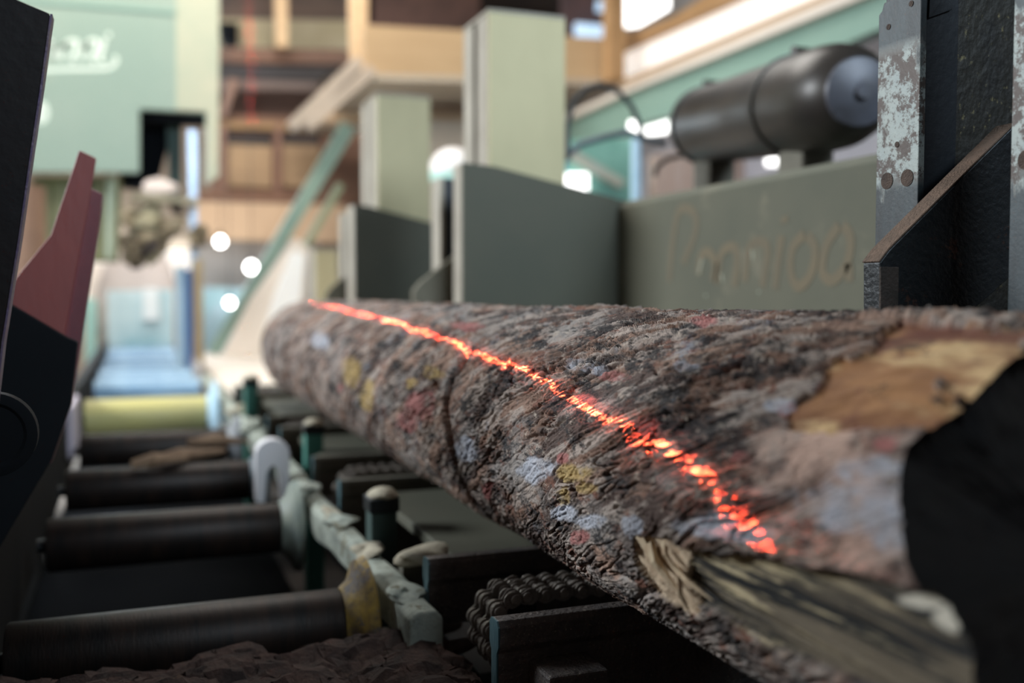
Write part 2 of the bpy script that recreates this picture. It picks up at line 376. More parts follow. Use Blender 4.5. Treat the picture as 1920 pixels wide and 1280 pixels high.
def build_log():
    ys = [0.40]
    while ys[-1] < 4.50:
        y = ys[-1]; ys.append(y+(0.0012 if y < 1.5 else 0.0012*(y/1.5)**2.2))
    ys = np.array(ys)
    ts = np.concatenate([np.arange(98, 262, .34), np.arange(262, 458, 3.0)])
    NT = len(ts); NY = len(ys)
    T, Y = np.meshgrid(ts, ys)          # degrees, metres
    Tm = T % 360
    S = np.radians(T)*LR
    # the near end is cut / torn: outline measured around the rim
    rim = [log_hit(*p) for p in [(1920, 639), (1814, 734), (1740, 796), (1701, 841), (1684, 909), (1681, 987), (1690, 1055), (1712, 1100), (1746, 1150), (1780, 1195)]]
    rt = [0]+[r[0] for r in rim]+[200, 240, 360]; ry = [.56]+[r[1] for r in rim]+[.49, .46, .56]
    yend = np.interp(Tm, rt, ry)
    Y = np.maximum(Y, 0)
    # remap so that the first row sits on the rim
    fr = (ys-ys[0])/(1.2-ys[0]); fr = np.clip(fr, 0, 1)
    Y = np.where(Y < 1.2, yend+(1.2-yend)*fr[:, None], Y)
    Y = np.where(Y > 4.0, 4.0+(Y-4.0)*.98, Y)
    U = S-0.45*(Y-1.2)
    z0 = np.zeros_like(U)
    wx = fbm(U*9, Y*7, z0+3.1, 3); wy = fbm(U*9, Y*7, z0+8.4, 3)
    u = U+wx*.010; v = Y+wy*.03
    # bark plates, fissures and flakes
    low = fbm(S*4, Y*3, z0+1.7, 3)*.006
    c1 = fbm(u*15, v*3.6, z0+5.5, 4, .55)
    c2 = fbm(u*38, v*8.5, z0+2.2, 4, .55)
    c3 = fbm(u*85, v*30, z0+9.2, 3, .55)
    def saw(n, k, soft=.14):
        q = n*k; r = q-np.floor(q); d = np.clip((r-(1-soft))/soft, 0, 1)
        return r*(1-d*d*(3-2*d))-.43
    c4 = fbm(u*60+v*18, v*30, z0+15.2, 3, .55)
    fl = saw(c1, 4.4, .10)*.0068+saw(c2, 3.8, .12)*.0046+saw(c3, 2.6, .2)*.0016+saw(c4, 2.2)*.0012+c1*.004
    crack = np.exp(-(c1/.036)**2)*.0085+np.exp(-((c2+.1)/.04)**2)*.0050*(c1 < .15)
    fine = fbm(S*240, Y*200, z0+4.4, 3, .6)*.0008
    patchy = np.clip(fbm(U*7, Y*4, z0+12.2, 3)*1.6+.75, .25, 1.15)
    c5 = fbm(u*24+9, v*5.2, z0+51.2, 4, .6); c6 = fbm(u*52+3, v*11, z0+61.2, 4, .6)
    crack_shade = np.maximum(np.exp(-(c5/.042)**2), .95*np.exp(-((c6-.08)/.045)**2))*np.clip(fbm(U*8, Y*5, z0+71., 3)*3+.9, 0, 1)  # dark lines painted in for shaded bark fissures
    fl = fl*(1-.5*np.clip((Tm-190)/20, 0, 1))
    h = fl*patchy-crack*patchy+fine
    h = h-h.mean()+.001
    layer = np.clip(.5+c1*.9+c4*.35, 0, 1); scale_id = np.clip(.5+c2*1.1, 0, 1)
    # rings pressed around the log by handling gear
    def ring(yc, wd, dp, t0, t1, lean=0.0):
        cen = yc+lean*(T-150)/100+pnoise(S*14, z0+yc*9, z0)*.02
        k = np.exp(-(np.abs(Y-cen)/wd)**6)*np.clip((T-t0)/12, 0, 1)*np.clip((t1-T)/12, 0, 1)
        return k*dp
    rg = ring(1.62, .019, .028, 140, 240, -.03)+ring(2.44, .016, .012, 112, 165, .05)+ring(3.02, .03, .014, 120, 250, .1)+ring(3.55, .04, .020, 110, 250, .12)
    knot = np.exp(-((Y-2.42)/.05)**2-((T-160)/9)**2)*.016
    n1 = fbm(S*22, Y*16, z0+20.2, 4); n2 = fbm(S*60, Y*60, z0+31.2, 3)
    nn = n1*.035+n2*.010
    bare = soft_poly([(1470, 800), (1500, 765), (1545, 735), (1560, 700), (1600, 660), (1640, 625), (1680, 600), (1990, 560), (1960, 640), (1870, 700), (1800, 745), (1740, 800), (1700, 800), (1640, 800), (1560, 815)], T, Y, nn, 1.4)
    split = soft_poly([(1285, 1025), (1360, 1042), (1440, 1050), (1500, 1068), (1560, 1070), (1640, 1085), (1720, 1110), (1800, 1150), (1830, 1330), (1700, 1330), (1560, 1270), (1440, 1215), (1330, 1150), (1250, 1120), (1240, 1070)], T, Y, nn, .35)
    raw = soft_poly([(1192, 1005), (1250, 1010), (1290, 1035), (1275, 1090), (1300, 1130), (1310, 1160), (1270, 1150), (1220, 1110), (1190, 1050)], T, Y, nn, .3)
    ridge = fbm(S*95+Y*6, Y*3.2, z0+40.1, 4, .6)
    h = np.where(bare > 0, fbm(U*26, Y*10, z0+7.7, 4)*.0050-.0045, h)
    hs = -.013+ridge*.007
    h = h*(1-split)+hs*split
    h = h*(1-raw)+(-.006+fbm(S*120+Y*90, Y*14-S*14, z0+44.1, 4, .6)*.006)*raw
    h = h-rg+knot+low-.007*np.clip((.80-Y)/.12, 0, 1)*np.clip((Tm-150)/12, 0, 1)*np.clip((205-Tm)/15, 0, 1)
    # far end tapers and rounds off
    r = LR*(1-.01*np.clip(Y-3.4, 0, 9))+h
    endf = np.clip((Y-4.22)/.28, 0, 1); r = r*np.sqrt(np.clip(1-endf**2*.75, .05, 1))
    a = np.radians(T)
    P = np.stack([LX+r*np.cos(a), Y, LZ+H+r*np.sin(a)], -1).reshape(-1, 3)
    org = np.array([LX, 2.5, LZ-LR+H])
    # caps
    # near cap: concentric rings going inward, a slightly dished rough cut
    caps = []; nr = 40
    rim0 = P.reshape(NY, NT, 3)[0]
    cen = np.array([LX+.02, .55, LZ+H])
    base = len(P)
    P2 = [P]; 
    for k in range(1, nr+1):
        f = k/nr
        q = rim0*(1-f)+cen*f
        rad = (1-f)
        dish = .030*math.sin(min(f*9, math.pi/2))*(1-.3*f)
        ang = a[0]
        q = q.copy(); q[:, 1] = rim0[:, 1]*(1-f)+.55*f+dish+.004*pnoise(np.cos(ang)*rad*9, np.sin(ang)*rad*9, np.zeros(NT)+.3)+.0015*pnoise(q[:, 0]*300, q[:, 2]*40, np.zeros(NT))
        P2.append(q)
    far = P.reshape(NY, NT, 3)[-1]; fc = far.mean(0)
    P2.append(fc[None, :]+np.array([[0, .01, 0]]))
    P = np.concatenate(P2)
    idx = np.arange(NY*NT).reshape(NY, NT)
    A = idx[:-1]; B = idx[1:]
    q1 = np.stack([A, np.roll(A, -1, 1), np.roll(B, -1, 1), B], -1).reshape(-1, 4)
    capidx = np.concatenate([idx[:1], base+np.arange(nr*NT).reshape(nr, NT)])
    A = capidx[:-1]; B = capidx[1:]
    q2 = np.stack([B, np.roll(B, -1, 1), np.roll(A, -1, 1), A], -1).reshape(-1, 4)
    ci = len(P)-1; L = idx[-1]
    tri = np.stack([L, np.roll(L, -1), np.full(NT, ci)], -1)
    def mk(name, quads, tris, mt, parent, attrs=None):
        used = np.unique(np.concatenate([quads.ravel(), tris.ravel()]) if tris is not None else quads.ravel())
        remap = np.zeros(len(P), np.int64); remap[used] = np.arange(len(used))
        co = (P[used]-org).astype(np.float32)
        me = bpy.data.meshes.new(name)
        nq = len(quads); nt_ = 0 if tris is None else len(tris)
        loops = remap[quads].ravel()
        if nt_: loops = np.concatenate([loops, remap[tris].ravel()])
        me.vertices.add(len(co)); me.vertices.foreach_set('co', co.ravel())
        me.loops.add(len(loops)); me.loops.foreach_set('vertex_index', loops.astype(np.int32))
        me.polygons.add(nq+nt_)
        st = np.concatenate([np.arange(nq)*4, nq*4+np.arange(nt_)*3]); tot = np.concatenate([np.full(nq, 4), np.full(nt_, 3)])
        me.polygons.foreach_set('loop_start', st.astype(np.int32)); me.polygons.foreach_set('loop_total', tot.astype(np.int32))
        me.polygons.foreach_set('use_smooth', np.ones(nq+nt_, bool))
        me.update(calc_edges=True)
        if attrs:
            for nme, arr in attrs.items():
                at_ = me.attributes.new(nme, 'FLOAT', 'POINT')
                full = np.zeros(len(P), np.float32); full[:NY*NT] = arr.ravel()
                at_.data.foreach_set('value', full[used])
        me.materials.append(mt)
        o = bpy.data.objects.new(name, me); scene.collection.objects.link(o)
        if parent: o.parent = parent
        else: o.location = org
        return o
    # colour patches that belong to the bark itself (paint marks, lichen, fresh wood)
    def spots(lst, wob=1.0):
        m = np.zeros_like(T)
        for px, py, rx, ry in lst:
            t, yy = log_hit(px, py); t1, y1 = log_hit(px+rx, py); t2, y2 = log_hit(px, py+ry)
            # inverse of the local 2x2 mapping
            J = np.array([[t1-t, t2-t], [y1-yy, y2-yy]]); 
            try: Ji = np.linalg.inv(J)
            except Exception: continue
            dt = T-t; dy = Y-yy
            a_ = Ji[0, 0]*dt+Ji[0, 1]*dy; b_ = Ji[1, 0]*dt+Ji[1, 1]*dy
            d = np.sqrt(a_**2+b_**2)+nn*14*wob
            m = np.maximum(m, np.clip((1.15-d)/.35, 0, 1))
        return m
    blue = spots([(1610, 955, 100, 55), (1620, 880, 60, 26), (1690, 915, 60, 45), (1005, 880, 40, 22), (872, 842, 26, 22), (1330, 985, 60, 22), (1400, 1000, 50, 16), (1190, 985, 22, 22), (1660, 1010, 40, 26), (1110, 975, 30, 14), (1060, 960, 30, 14), (1290, 690, 24, 10), (1100, 690, 30, 12), (1460, 760, 30, 14), (600, 640, 20, 14), (1530, 930, 30, 14)])
    pink = spots([(790, 760, 24, 32), (765, 790, 20, 20), (1570, 725, 40, 22), (1320, 605, 26, 10), (880, 615, 30, 8), (1155, 705, 28, 10), (915, 920, 12, 18), (1095, 750, 30, 10), (1390, 860, 22, 14), (1480, 770, 26, 14), (1660, 830, 26, 16), (1060, 860, 12, 10), (1090, 1005, 16, 12), (640, 728, 6, 8), (1215, 800, 24, 20)])
    yell = spots([(660, 697, 18, 26), (688, 742, 16, 28), (815, 700, 18, 14), (775, 720, 14, 12), (1085, 888, 42, 18), (1105, 915, 26, 12), (1060, 930, 14, 16), (1665, 640, 20, 10)])
    pale = spots([(1750, 1165, 30, 26), (1690, 1130, 40, 14)])
    warm = spots([(1640, 870, 170, 100), (1500, 850, 140, 70), (1640, 1030, 150, 60), (1380, 900, 80, 40)], .8)
    root = mk('log', q1, tri, bark_material(), None, dict(crack_shade=crack_shade, layer=layer, scale_id=scale_id, bare=bare, split=split, raw=raw, blue=blue, pink=pink, yell=yell, pale=pale, warm=warm))
    tag(root, 'long thick log with flaking bark lying on the carriage under the red laser line', 'log')
    end = mk('end_face', q2, None, endmat(), root); end['label'] = 'dark sawn end face of the log'
    return root

def bark_material():
    m = bpy.data.materials.new('pine_bark'); m.use_nodes = True; nt = m.node_tree; N = nt.nodes; L = nt.links
    b = N['Principled BSDF']; b.inputs['Roughness'].default_value = .78; b.inputs['Specular IOR Level'].default_value = .35
    tc = N.new('ShaderNodeTexCoord')
    def noise(sc, st=(1, 1, 1), det=6, rg=.6, off=0):
        mp = N.new('ShaderNodeMapping'); mp.inputs['Scale'].default_value = st; mp.inputs['Location'].default_value = (off, off*.7, off*.3); L.new(tc.outputs['Object'], mp.inputs[0])
        n = N.new('ShaderNodeTexNoise'); n.inputs['Scale'].default_value = sc; n.inputs['Detail'].default_value = det; n.inputs['Roughness'].default_value = rg
        L.new(mp.outputs[0], n.inputs['Vector']); return n.outputs['Fac']
    def ramp(f, a, bb):
        r = N.new('ShaderNodeMapRange'); r.inputs['From Min'].default_value = a; r.inputs['From Max'].default_value = bb; L.new(f, r.inputs['Value']); return r.outputs[0]
    def mix(f, c1, c2):
        x = N.new('ShaderNodeMixRGB')
        if isinstance(f, float): x.inputs[0].default_value = f
        else: L.new(f, x.inputs[0])
        for i, c in ((1, c1), (2, c2)):
            if isinstance(c, tuple): x.inputs[i].default_value = (*c, 1)
            else: L.new(c, x.inputs[i])
        return x.outputs[0]
    def attr(n):
        a = N.new('ShaderNodeAttribute'); a.attribute_name = n; return a.outputs['Fac']
    def mul(a, bb):
        n = N.new('ShaderNodeMath'); n.operation = 'MULTIPLY'
        for i, v in enumerate((a, bb)):
            if isinstance(v, float): n.inputs[i].default_value = v
            else: L.new(v, n.inputs[i])
        return n.outputs[0]
    c = mix(ramp(noise(14, (1, .5, 1)), .36, .64), (.165, .092, .064), (.38, .25, .19))
    c = mix(ramp(attr('layer'), .42, .62), (.095, .062, .052), c)                         # deeper bark layers are darker and redder
    c = mix(mul(ramp(attr('scale_id'), .54, .68), .8), c, (.42, .355, .315))             # outer weathered scales are grey
    c = mix(ramp(noise(9, (1, .6, 1), off=3), .54, .66), c, (.29, .265, .25))
    c = mix(ramp(noise(34, (1, .6, 1), 8, .7, 5), .55, .62), c, (.20, .088, .060))
    c = mix(mul(ramp(noise(26, (1, .4, 1), 9, .75, 9), .525, .585), .92), c, (.020, .020, .023))   # black mould and dirt
    c = mix(mul(ramp(noise(75, (1, .6, 1), 8, .7, 12), .57, .64), .8), c, (.46, .39, .33))      # pale flecks
    c = mix(mul(ramp(noise(11, (1, .8, 1), 8, .7, 22), .60, .68), .7), c, (.27, .30, .35))      # bluish lichen film
    c = mix(mul(attr('crack_shade'), .88), c, (.022, .018, .018))                               # fissure shade and dirt painted on as dark crack lines
    c = mix(mul(attr('warm'), ramp(noise(16, (1, .7, 1), 8, .7, 15), .40, .58)), c, (.55, .38, .31))
    c = mix(mul(mul(attr('pink'), .9), ramp(noise(28, (1, .6, 1), 8, .75, 33), .34, .5)), c, mix(noise(40), (.40, .15, .14), (.33, .13, .12)))
    c = mix(mul(mul(attr('blue'), .95), ramp(noise(24, (1, .6, 1), 8, .75, 31), .36, .52)), c, mix(noise(50), (.34, .39, .48), (.55, .54, .58)))
    c = mix(mul(mul(attr('yell'), .95), ramp(noise(28, (1, .6, 1), 8, .75, 35), .34, .5)), c, mix(noise(50), (.36, .22, .06), (.46, .36, .17)))
    bareC = mix(ramp(noise(14, (1, .35, 1), 8, .65, 4), .38, .62), (.40, .20, .085), (.17, .07, .038))
    bareC = mix(ramp(noise(20, (1, .3, 1), 6, .6, 7), .52, .62), bareC, (.66, .46, .24))
    bareC = mix(mul(ramp(noise(13, (1, .6, 1), 8, .7, 17), .50, .60), .8), bareC, (.13, .04, .03))
    bareC = mix(mul(ramp(noise(30, (1, .5, 1), 8, .75, 19), .58, .62), .8), bareC, (.05, .035, .03))
    c = mix(attr('bare'), c, bareC)
    spC = mix(ramp(noise(30, (1, .06, 1), 8, .7, 2), .44, .52), (.016, .018, .020), (.17, .14, .10))
    spC = mix(ramp(noise(38, (1, .05, 1), 8, .7, 6), .54, .60), spC, (.56, .47, .30))
    c = mix(attr('split'), c, spC)
    c = mix(attr('raw'), c, mix(noise(60, (1, .2, 1)), (.92, .78, .58), (.55, .38, .25)))
    c = mix(mul(attr('pale'), .9), c, (.70, .66, .56))
    L.new(c, b.inputs['Base Color'])
    bp = N.new('ShaderNodeBump'); bp.inputs['Strength'].default_value = .6; bp.inputs['Distance'].default_value = .0022
    nb = N.new('ShaderNodeMath'); nb.operation = 'ADD'; L.new(noise(150, (1, .45, 1), 8, .7), nb.inputs[0]); L.new(noise(420, (1, .7, 1), 4, .6), nb.inputs[1])
    L.new(nb.outputs[0], bp.inputs['Height']); L.new(bp.outputs[0], b.inputs['Normal'])
    return m
def endmat():
    m = mat('dark_end_grain', (.016, .016, .018), (.028, .023, .020), 8, .85, 0, .3, 40, c3=(.05, .048, .05), s3=14, t3=.64)  # near-black tone over the whole cut
    return m
log = build_log()

# splinters of torn wood standing off the split
sp_specs = [((1196, 1008), (1290, 1120), 15), ((1215, 1022), (1262, 1090), 11), ((1240, 1018), (1275, 1068), 9), ((1258, 1064), (1345, 1122), 9), ((1268, 1078), (1300, 1150), 8)]
def log_point(px, py, out):
    t, y = log_hit(px, py); a = math.radians(t)
    return np.array([LX+(LR+out)*math.cos(a), y, LZ+(LR+out)*math.sin(a)])
for i, (p, q, w) in enumerate(sp_specs):
    a = log_point(*p, -.004); b = log_point(*q, .003+.002*(i % 2)); mid = (a+b)/2+(-.006, 0, .002)
    MB().tube([a, mid, b], [.0012*w*.35, .0010*w*.35, .0006], 5).build('splinter', mat('raw_splinter_%d' % i, (.66, .55, .38), (.48, .34, .22), 40, .8, 0, .3), log)

# ------------------------------------------------------------------ chain transfer units under the log
XB = 0.445
def rail(mb, y, z=-.43, hh=.11, x1=.915, th=.017):
    # bulb-headed rail running across, profile in y/z
    prof = [(-th, -.008), (-th+.006, 0), (th-.006, 0), (th, -.008), (th, -.034), (th*.62, -.044), (th*.62, -hh), (-th*.62, -hh), (-th*.62, -.044), (-th, -.034)]
    mb.prism([(XB, y+a, z+b) for a, b in prof], (x1-XB, 0, 0)); return mb
def end_plate(mb, y, z=-.43, hh=.11, th=.017):
    prof = [(-th, -.008), (-th+.006, 0), (th-.006, 0), (th, -.008), (th, -.034), (th*.62, -.044), (th*.62, -hh), (-th*.62, -hh), (-th*.62, -.044), (-th, -.034)]
    mb.prism([(XB-.0025, y+a, z+b) for a, b in prof], (.0023, 0, 0)); return mb
def link_mesh(mb, c, ang, yoff, pitch=.030, r=.0125, th=.003):
    """figure-eight side plate in the x/z plane at height c, plus its pin and roller"""
    pts = []
    n = 9
    ca, sa = math.cos(ang), math.sin(ang)
    def tr(u, w): return (c[0]+u*ca-w*sa, yoff, c[2]+u*sa+w*ca)
    pts.append((0, r*.52))
    for k in range(n): t = math.pi/2*.75+k/(n-1)*(2*math.pi-math.pi*.75); pts.append((-pitch/2+r*math.cos(t), r*math.sin(t)))
    pts.append((0, -r*.52))
    for k in range(n): t = -math.pi/2*1.25+k/(n-1)*(math.pi*1.25); pts.append((pitch/2+r*math.cos(t), r*math.sin(t)))
    mb.prism([tr(*p) for p in pts], (0, th, 0))
    return mb
def unit(y1, y2, cy, label, detail, rm, em, sag):
    root = thing('chain_conveyor', label, 'conveyor', (1.0, (y1+y2)/2, -.62), 'chain conveyor units under the log')
    for y, nm in ((y1, 'rail'), (y2, 'rail')):
        if y is None: continue
        r = rail(MB(), y, hh=.19 if y == y1 else .112).build(nm, rm, root, .0012)
        e = end_plate(MB(), y, hh=.19 if y == y1 else .112).build('end_cap', em, r); e['label'] = 'bright worn cut end of the rail'
    # chain: path in x/z, twin strand
    R = .055; cx, cz = .535, -.502
    path = []
    top = [(x, cz+R) for x in np.arange(.90, cx, -.030)]
    arc = [(cx-R*math.sin(t), cz+R*math.cos(t)) for t in np.arange(0.25, 2.9, .030/R)]
    pts = top+arc
    ch = MB()
    w = .026 if detail else .03
    ch.tube([(cx, cy-w*1.7, cz), (cx, cy+w*1.7, cz)], .020, 16)
    ch = ch.build('axle', steel_dark, root)
    sp = MB()
    teeth = []
    for k in range(22):
        t = k*2*math.pi/22; rr = R-.004 if k % 2 else R-.016
        teeth.append((cx+rr*math.cos(t), cy-.004, cz+rr*math.sin(t)))
    sp.prism(teeth, (0, .008, 0)).build('sprocket', steel_dark, root)
    first = True; chain = None
    for i, (a, b) in enumerate(zip(pts, pts[1:])):
        c = ((a[0]+b[0])/2, 0, (a[1]+b[1])/2); ang = math.atan2(b[1]-a[1], b[0]-a[0])
        mb = MB()
        for s_ in (-1, 1):
            yo = cy+s_*w
            o_ = .0065 if i % 2 else .0105
            link_mesh(mb, c, ang, yo-o_-.0015, pitch=.030)
            link_mesh(mb, c, ang, yo+o_-.0015, pitch=.030)
        mb.tube([(a[0], cy-w-.017, a[1]), (a[0], cy+w+.017, a[1])], .0055, 10)
        for s_ in (-1, 1):
            for e_ in (-.0175, .0125): mb.lathe((a[0], cy+s_*w+e_, a[1]), (0, 1, 0), [(0, .0055), (.001, .0085), (.004, .0085), (.005, .0055)], 14)
        for s_ in (-1, 1): mb.tube([(a[0], cy+s_*w-.007, a[1]), (a[0], cy+s_*w+.007, a[1])], .0095, 12)
        if first:
            chain = mb.build('chain', chainm, root); first = False
        else: mb.build('link', chainm, chain)
    return root
u1 = unit(1.233, 1.566, 1.395, 'nearest chain conveyor unit, two steel rails with a greasy chain between, under the log', 1, steel_speck, steel_edge, 0)
bb = MB(); c = at(1010, 1245, y=1.17)
bb.box(at(1008, 1240, y=1.19)[0], at(1118, 1245, y=1.19)[0], 1.150, 1.2220, -.58, at(1060, 1243, y=1.19)[2]); bb.build('clamp_block', steel_speck, u1, .004)
MB().box(.46, .90, 1.25, 1.55, -.655, -.63).build('floor_pan', darkbody, u1)
unit(2.307, 2.677, 2.490, 'second chain conveyor unit from the camera, dusty rails with a chain between, under the log', 0, rail_dust, steel_edge, 0)
unit(3.323, 3.66, 3.49, 'third chain conveyor unit from the camera, pale dusty rail ends beside the white guard bar', 0, rail_dust, steel_edge, 0)
unit(4.591, 4.93, 4.76, 'farthest chain conveyor unit, small blurred rail ends beyond the third pair', 0, rail_dust, steel_edge, 0)
# carriage tables between the units
for (ya, yb, xa, lab) in ((1.63, 2.262, .52, 'flat grey-green steel table plate between the nearest and second chain units'),
                      (2.70, 3.27, .50, 'flat grey-green steel table plate between the second and third chain units'),
                      (3.66, 4.52, .53, 'flat dusty steel table plate between the third and farthest chain units')):
    tag(MB().box(xa, .915, ya, yb, -.480, -.458).build('table_plate', olive_dark, None, .002), lab, 'plate', 'table plates between the chain units')
    
# long dark sill the units stand on
tag(MB().box(.50, .56, .9, 6.2, -.72, -.662).build('sill_beam', steel_dark, None, .002), 'long dark steel sill beam running under the ends of the chain units', 'beam')
tag(MB().box(.935, 1.50, .5, 5.15, -.66, -.4705).build('carriage_bed', steel_dark, None, .003), 'dark steel bed plate carrying the knees behind the log', 'bed')
tag(MB().box(-.30, .455, 1.9, 6.4, -.95, -.92).build('gap_dark_sheet', blackm, None, .003), 'added black sheet darkening the gaps below the near conveyor rollers', 'pan')  # added black sheet so the gaps between the rollers read dark
# teal posts with sawdust caps
for (px, py, yy, lab) in ((725, 985, 1.93, 'dark teal post with a pale sawdust cap beside the white guard bar, nearest the camera'),
                          (597, 842, 2.95, 'teal post with a sawdust cap beside the third chain unit'),
                          (480, 752, 4.2, 'small bright teal post by the farthest chain unit')):
    c = at(px-10, py-30, y=yy); w = .026
    t = thing('square_post', lab, 'post', (c[0], yy, -1.4), 'teal posts along the guard bar')
    MB().box(c[0]-w, c[0]+w, yy-w, yy+w, -1.4, c[2]).build('post', teal_dark if yy < 2 else tealpost, t, .003)
    MB().box(c[0]-w-.004, c[0]+w+.004, yy-w-.006, yy+w+.004, c[2]-.001, c[2]+.028).build('collar', steel_dark, t, .003)
    MB().blob((c[0], yy, c[2]+.030), .032, 3, .2, 3, (1, 1, .45)).build('sawdust_cap', dustcap, t, 0, True)
# lump of sawdust on the rail end
tag(MB().blob(tuple(at(800, 1040, y=1.66)), .034, 8, .35, 3, (1.3, 1, .5)).build('sawdust_lump', dustcap, None, 0, True), 'pale lump of caked sawdust behind the near rail ends', 'sawdust')
tag(MB().box(*sorted((at(752, 1060, y=1.70)[0], at(800, 1060, y=1.70)[0])), 1.69, 1.72, -.66, at(760, 1050, y=1.70)[2]).build('bracket_plate', rail_dust, None, .003), 'upright brownish bracket plate with sawdust on top, beside the near rail end', 'bracket')

# ------------------------------------------------------------------ white guard bar
t = thing('guard_bar', 'chipped white guard bar running beside the rollers, caked with sawdust', 'bar', (.42, 3, -.7))
xb = .412; zb = -.508
def bar_pt(y): return (xb+.004*math.sin(y*5), y, zb+.003*math.sin(y*7))
prof = [(-.024, .010), (-.012, .020), (.016, .020), (.026, .008), (.026, -.040), (-.024, -.040)]
mb = MB(); rings = []
for y in np.arange(1.47, 6.5, .045):
    c = bar_pt(y); k = 1+.10*math.sin(y*9)+.06*math.sin(y*23)
    rings.append([mb.bm.verts.new((c[0]+a*k, y, c[2]+b*k)) for a, b in prof])
for a_, b_ in zip(rings, rings[1:]):
    for k in range(6): mb.bm.faces.new((a_[k], a_[(k+1) % 6], b_[(k+1) % 6], b_[k]))
mb.bm.faces.new(rings[0]); mb.bm.faces.new(rings[-1][::-1])
mb.build('bar', whitebar, t, .004)
for i, (yy, sx, sy, sz, r) in enumerate(((1.60, 1, 1.9, .35, .024), (1.86, .8, 1.5, .5, .030), (2.10, .9, 1.3, .45, .032), (2.19, .7, 2.2, .4, .028), (2.55, .8, 2.6, .3, .028), (3.2, 1, 2, .5, .034), (3.75, 1, 2, .6, .036), (4.3, 1.2, 2, .6, .04))):
    MB().blob((xb-.006, yy, zb+.022), r, 20+i, .55, 3, (sx, sy, sz)).build('sawdust_clump', dustcap if i % 2 else whitebar, t, 0, True)
# hood guard over a roller end
g = MB(); cc = at(512, 872, y=2.72)
prof = [(-.045, -.10)]+[(.045*math.cos(math.pi-k*math.pi/10), .03+.040*math.sin(k*math.pi/10)) for k in range(11)]+[(.045, -.10), (.022, -.10), (.018, -.02), (0, 0), (-.018, -.02), (-.022, -.10)]
g.prism([(cc[0]+a, cc[1], cc[2]+b) for a, b in prof], (0, .05, 0))
tag(g.build('hood_guard', mat('white_guard_paint', (.74, .72, .74), (.66, .66, .70), 8, .6), None, .003), 'small white arched guard over the roller end, halfway along the conveyor', 'guard')

# ------------------------------------------------------------------ roller conveyor
def roller(y, ztop, R, label, bm_, fm, xl=-.19, xr=.322, flange=True, grp='conveyor rollers'):
    t = thing('conveyor_roller', label, 'roller', ((xl+xr)/2, y, ztop-2*R), grp)
    z = ztop-R
    MB().lathe((xl, y, z), (1, 0, 0), [(0, R*.96), (.004, R), (xr-xl-.004, R), (xr-xl, R*.96)], 48).build('barrel', bm_, t, 0, True)
    if flange:
        MB().lathe((xr, y, z), (1, 0, 0), [(.0, R*1.0), (.018, R*1.25), (.03, R*1.75), (.044, R*1.85), (.050, R*1.6), (.056, R*.6)], 40).build('flange', fm, t, 0, True)
    MB().tube([(xl-.02, y, z), (xl-.001, y, z)], .016, 14).build('shaft', steel_dark, t)
    MB().tube([(xr+.0605, y, z), (xr+.062, y, z)], .016, 14).build('shaft', steel_dark, t)
    return t
roller(1.675, -.500, .060, 'nearest dark steel conveyor roller with a worn yellow flanged end', roller_s, yellow)
roller(2.44, -.500, .060, 'second dark conveyor roller from the camera with a pale flange', roller_s, mat('pale_flange_paint', (.40, .44, .36), (.20, .25, .24), 14, .5))
roller(3.11, -.500, .060, 'third dark conveyor roller from the camera, wood scraps lying beyond it', roller_s, mat('blue_grey_flange', (.20, .26, .30), (.12, .14, .16), 14, .5))
roller(3.89, -.500, .060, 'fourth dark conveyor roller from the camera, in front of the yellow one', roller_s, mat('grey_flange_paint', (.30, .32, .34), (.15, .16, .18), 14, .5))
roller(5.00, -.480, .085, 'bright yellow-topped conveyor roller where daylight falls on the conveyor', yellow_r, paleblue, xl=-.22)
for i, (y, lab) in enumerate(((6.2, 'first blue-grey roller beyond the yellow one'), (7.0, 'second blue-grey roller beyond the yellow one'), (8.0, 'third blue-grey roller beyond the yellow one'), (9.2, 'fourth blue-grey roller beyond the yellow one, half blurred'), (10.1, 'farthest blue-grey roller at the end of the conveyor'))):
    roller(y, -.480, .085, lab, bluer, bluep, xl=-.22, xr=.36, flange=False, grp='blue-grey rollers at the far end')
# side frames
tag(MB().box(-.29, -.245, 1.90, 10.25, -.70, -.43).build('conveyor_side_frame', frame_brown, None, .004), 'left side frame of the roller conveyor, dim brown steel channel', 'frame')
tag(MB().box(.382, .402, 6.62, 10.2, -.70, -.44).build('conveyor_side_frame', mat('rusty_white_frame', (.60, .56, .54), (.42, .38, .36), 6, .7, 0, .1), None, .004), 'far right side frame of the roller conveyor, pale and rusty', 'frame')
# white bearing block at the left frame
tag(MB().box(-.244, -.222, 4.1, 4.6, -.62, -.42).build('bearing_block', mat('pale_lilac_paint', (.55, .48, .55), (.45, .40, .48), 6, .6), None, .006), 'pale bearing block on the left frame beside the yellow roller', 'block')
# scraps of wood between rollers
rnd = random.Random(4)
for i, (px, py, ln, an, lab) in enumerate(((352, 858, .26, .5, 'long brown wood scrap lying between the third and fourth rollers'), (410, 832, .2, -.35, 'pale wood scrap leaning at the right end of the third roller'), (300, 868, .16, .2, 'short dark wood scrap in front of the third roller'))):
    c = at(px, py, z=-.492); dx, dy = math.cos(an)*ln/2, math.sin(an)*ln/2
    q = [(c[0]-dx, c[1]-dy, -.50), (c[0]-dx*.2, c[1]-dy*.2-.02, -.488), (c[0]+dx, c[1]+dy, -.497)]
    tag(MB().tube([(a, b, z_+.012) for a, b, z_ in q], [.012, .022, .007], 6).build('wood_scrap', mat('wood_scrap_%d' % i, (.34, .22, .14), (.18, .11, .07), 20, .85, 0, .4), None), lab, 'scrap')

